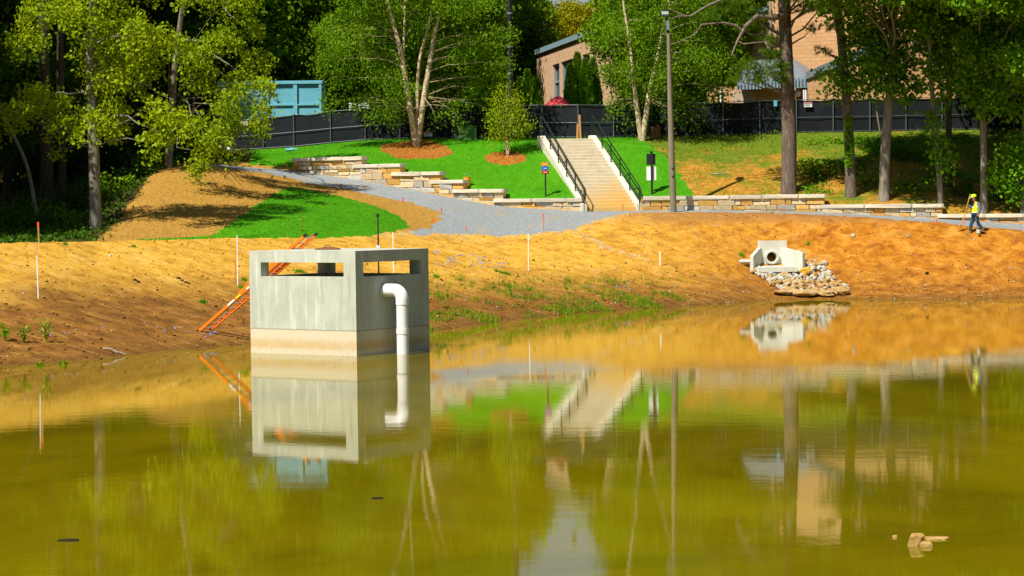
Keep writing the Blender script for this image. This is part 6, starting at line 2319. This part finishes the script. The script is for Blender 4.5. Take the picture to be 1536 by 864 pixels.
# boots
for an, k in ((anF, -1), (anB, -1)):
    m = MB()
    tl_ = .24
    sole = an + (0, 0, -.10)
    if an is anB: sole = an + (.0, 0, -.08)
    V0 = [(.07, -.04), (.07, .04), (-.10, .048), (-.19, .03), (-.20, 0), (-.19, -.03), (-.10, -.048)]
    m.prism([sole + np.array([a_, b_, 0]) for a_, b_ in V0], (0, 0, .035))
    m.add(*(lambda b: (b.v, b.f))(MB().tube([sole + (.02, 0, .16), sole + (.01, 0, .08), sole + (-.08, 0, .055), sole + (-.17, 0, .04)], [.055, .058, .05, .032], 10)))
    m.build('boot', M['boot'], wk, smooth=True)
# hands: palm, four fingers and a thumb closed on each tool
def hand(h, axis, out, par):
    axis = np.array(axis, float) / np.linalg.norm(axis); out = np.array(out, float) / np.linalg.norm(out)
    third = np.cross(axis, out)
    MB().blob(h + out * .02, .042, 8, 2, (.9, .8, 1.0), .03).build('palm', M['skin'], par, smooth=True)
    for i in range(4):
        o_ = h + axis * (.03 - .02 * i)
        rr_ = .030
        MB().tube([o_ + out * .025 + third * .028, o_ + third * .036 - out * .004, o_ - out * rr_ + third * .012, o_ - out * (rr_ - .004) - third * (.016 - .003 * i)], [.010, .0095, .009, .008], 6).build('finger', M['skin'], par, smooth=True)
    MB().tube([h + axis * .035 + out * .02 - third * .02, h + axis * .052 - third * .032, h + axis * .048 - third * .03 - out * .022], [.012, .011, .009], 6).build('thumb', M['skin'], par, smooth=True)


# long shovel in the far hand
a_, b_ = WP(1455.8, 290.8, .16), WP(1443.6, 337, .12)
hF = haF
off_ = hF - (a_ + (b_ - a_) * ((a_[2] - hF[2]) / (a_[2] - b_[2])))
a_, b_ = a_ + off_ * (0, 1, 0), b_ + off_ * (0, 1, 0)
sh = empty('shovel', 'long yellow-handled shovel with an orange grip held in front of the worker', 'shovel', (b_[0], b_[1], b_[2] - .15))
md = a_ + (b_ - a_) * .70
MB().tube([a_, md], .017, 8).build('handle', M['handle_wood'], sh)
MB().tube([md, b_], [.022, .026], 8).build('socket', M['orange'], sh)
e_ = WP(1438.6, 342, .12) + off_ * (0, 1, 0)
MB().prism([b_ + (0, -.07, 0), b_ + (0, .07, 0), (b_ + e_) / 2 + (0, .085, 0), e_ + (0, .02, -.01), e_ + (0, -.02, -.01), (b_ + e_) / 2 + (0, -.085, 0)], (.006, 0, .01)).build('blade', M['black'], sh)
a2_, b2_ = WP(1463.6, 325.4, -.26), WP(1466.5, 344, -.28)
e2_ = WP(1467.8, 352.2, -.28)
sp_ = empty('spade', 'short grey spade with a pale green blade hanging from the worker\'s lowered hand', 'spade', e2_)
MB().tube([a2_, b2_], .016, 8).build('handle', M['galv'], sp_)
MB().bar(a2_ + (-.0, -.06, .0), a2_ + (0, .06, 0), .028, .028).build('grip', M['black'], sp_)
dd = e2_ - b2_
MB().prism([b2_ + (-.06, 0, 0), b2_ + (.06, 0, 0), b2_ + dd * .7 + (.065, 0, 0), e2_ + (.01, 0, 0), e2_ + (-.02, 0, 0), b2_ + dd * .7 + (-.065, 0, 0)], (0, .012, 0)).build('blade', M['reflect'], sp_)
MB().prism([b2_ + dd * .68 + (-.06, -.004, 0), b2_ + dd * .68 + (.06, -.004, 0), e2_ + (.012, -.004, .01), e2_ + (-.02, -.004, .01)], (0, -.006, 0)).build('blade_edge', M['utility_green'], sp_)
hand(haF, a_ - b_, (1, 0, -.1), wk)
hand(haN + (0, 0, -.02), (0, 1, .05), (.1, 0, 1), wk)
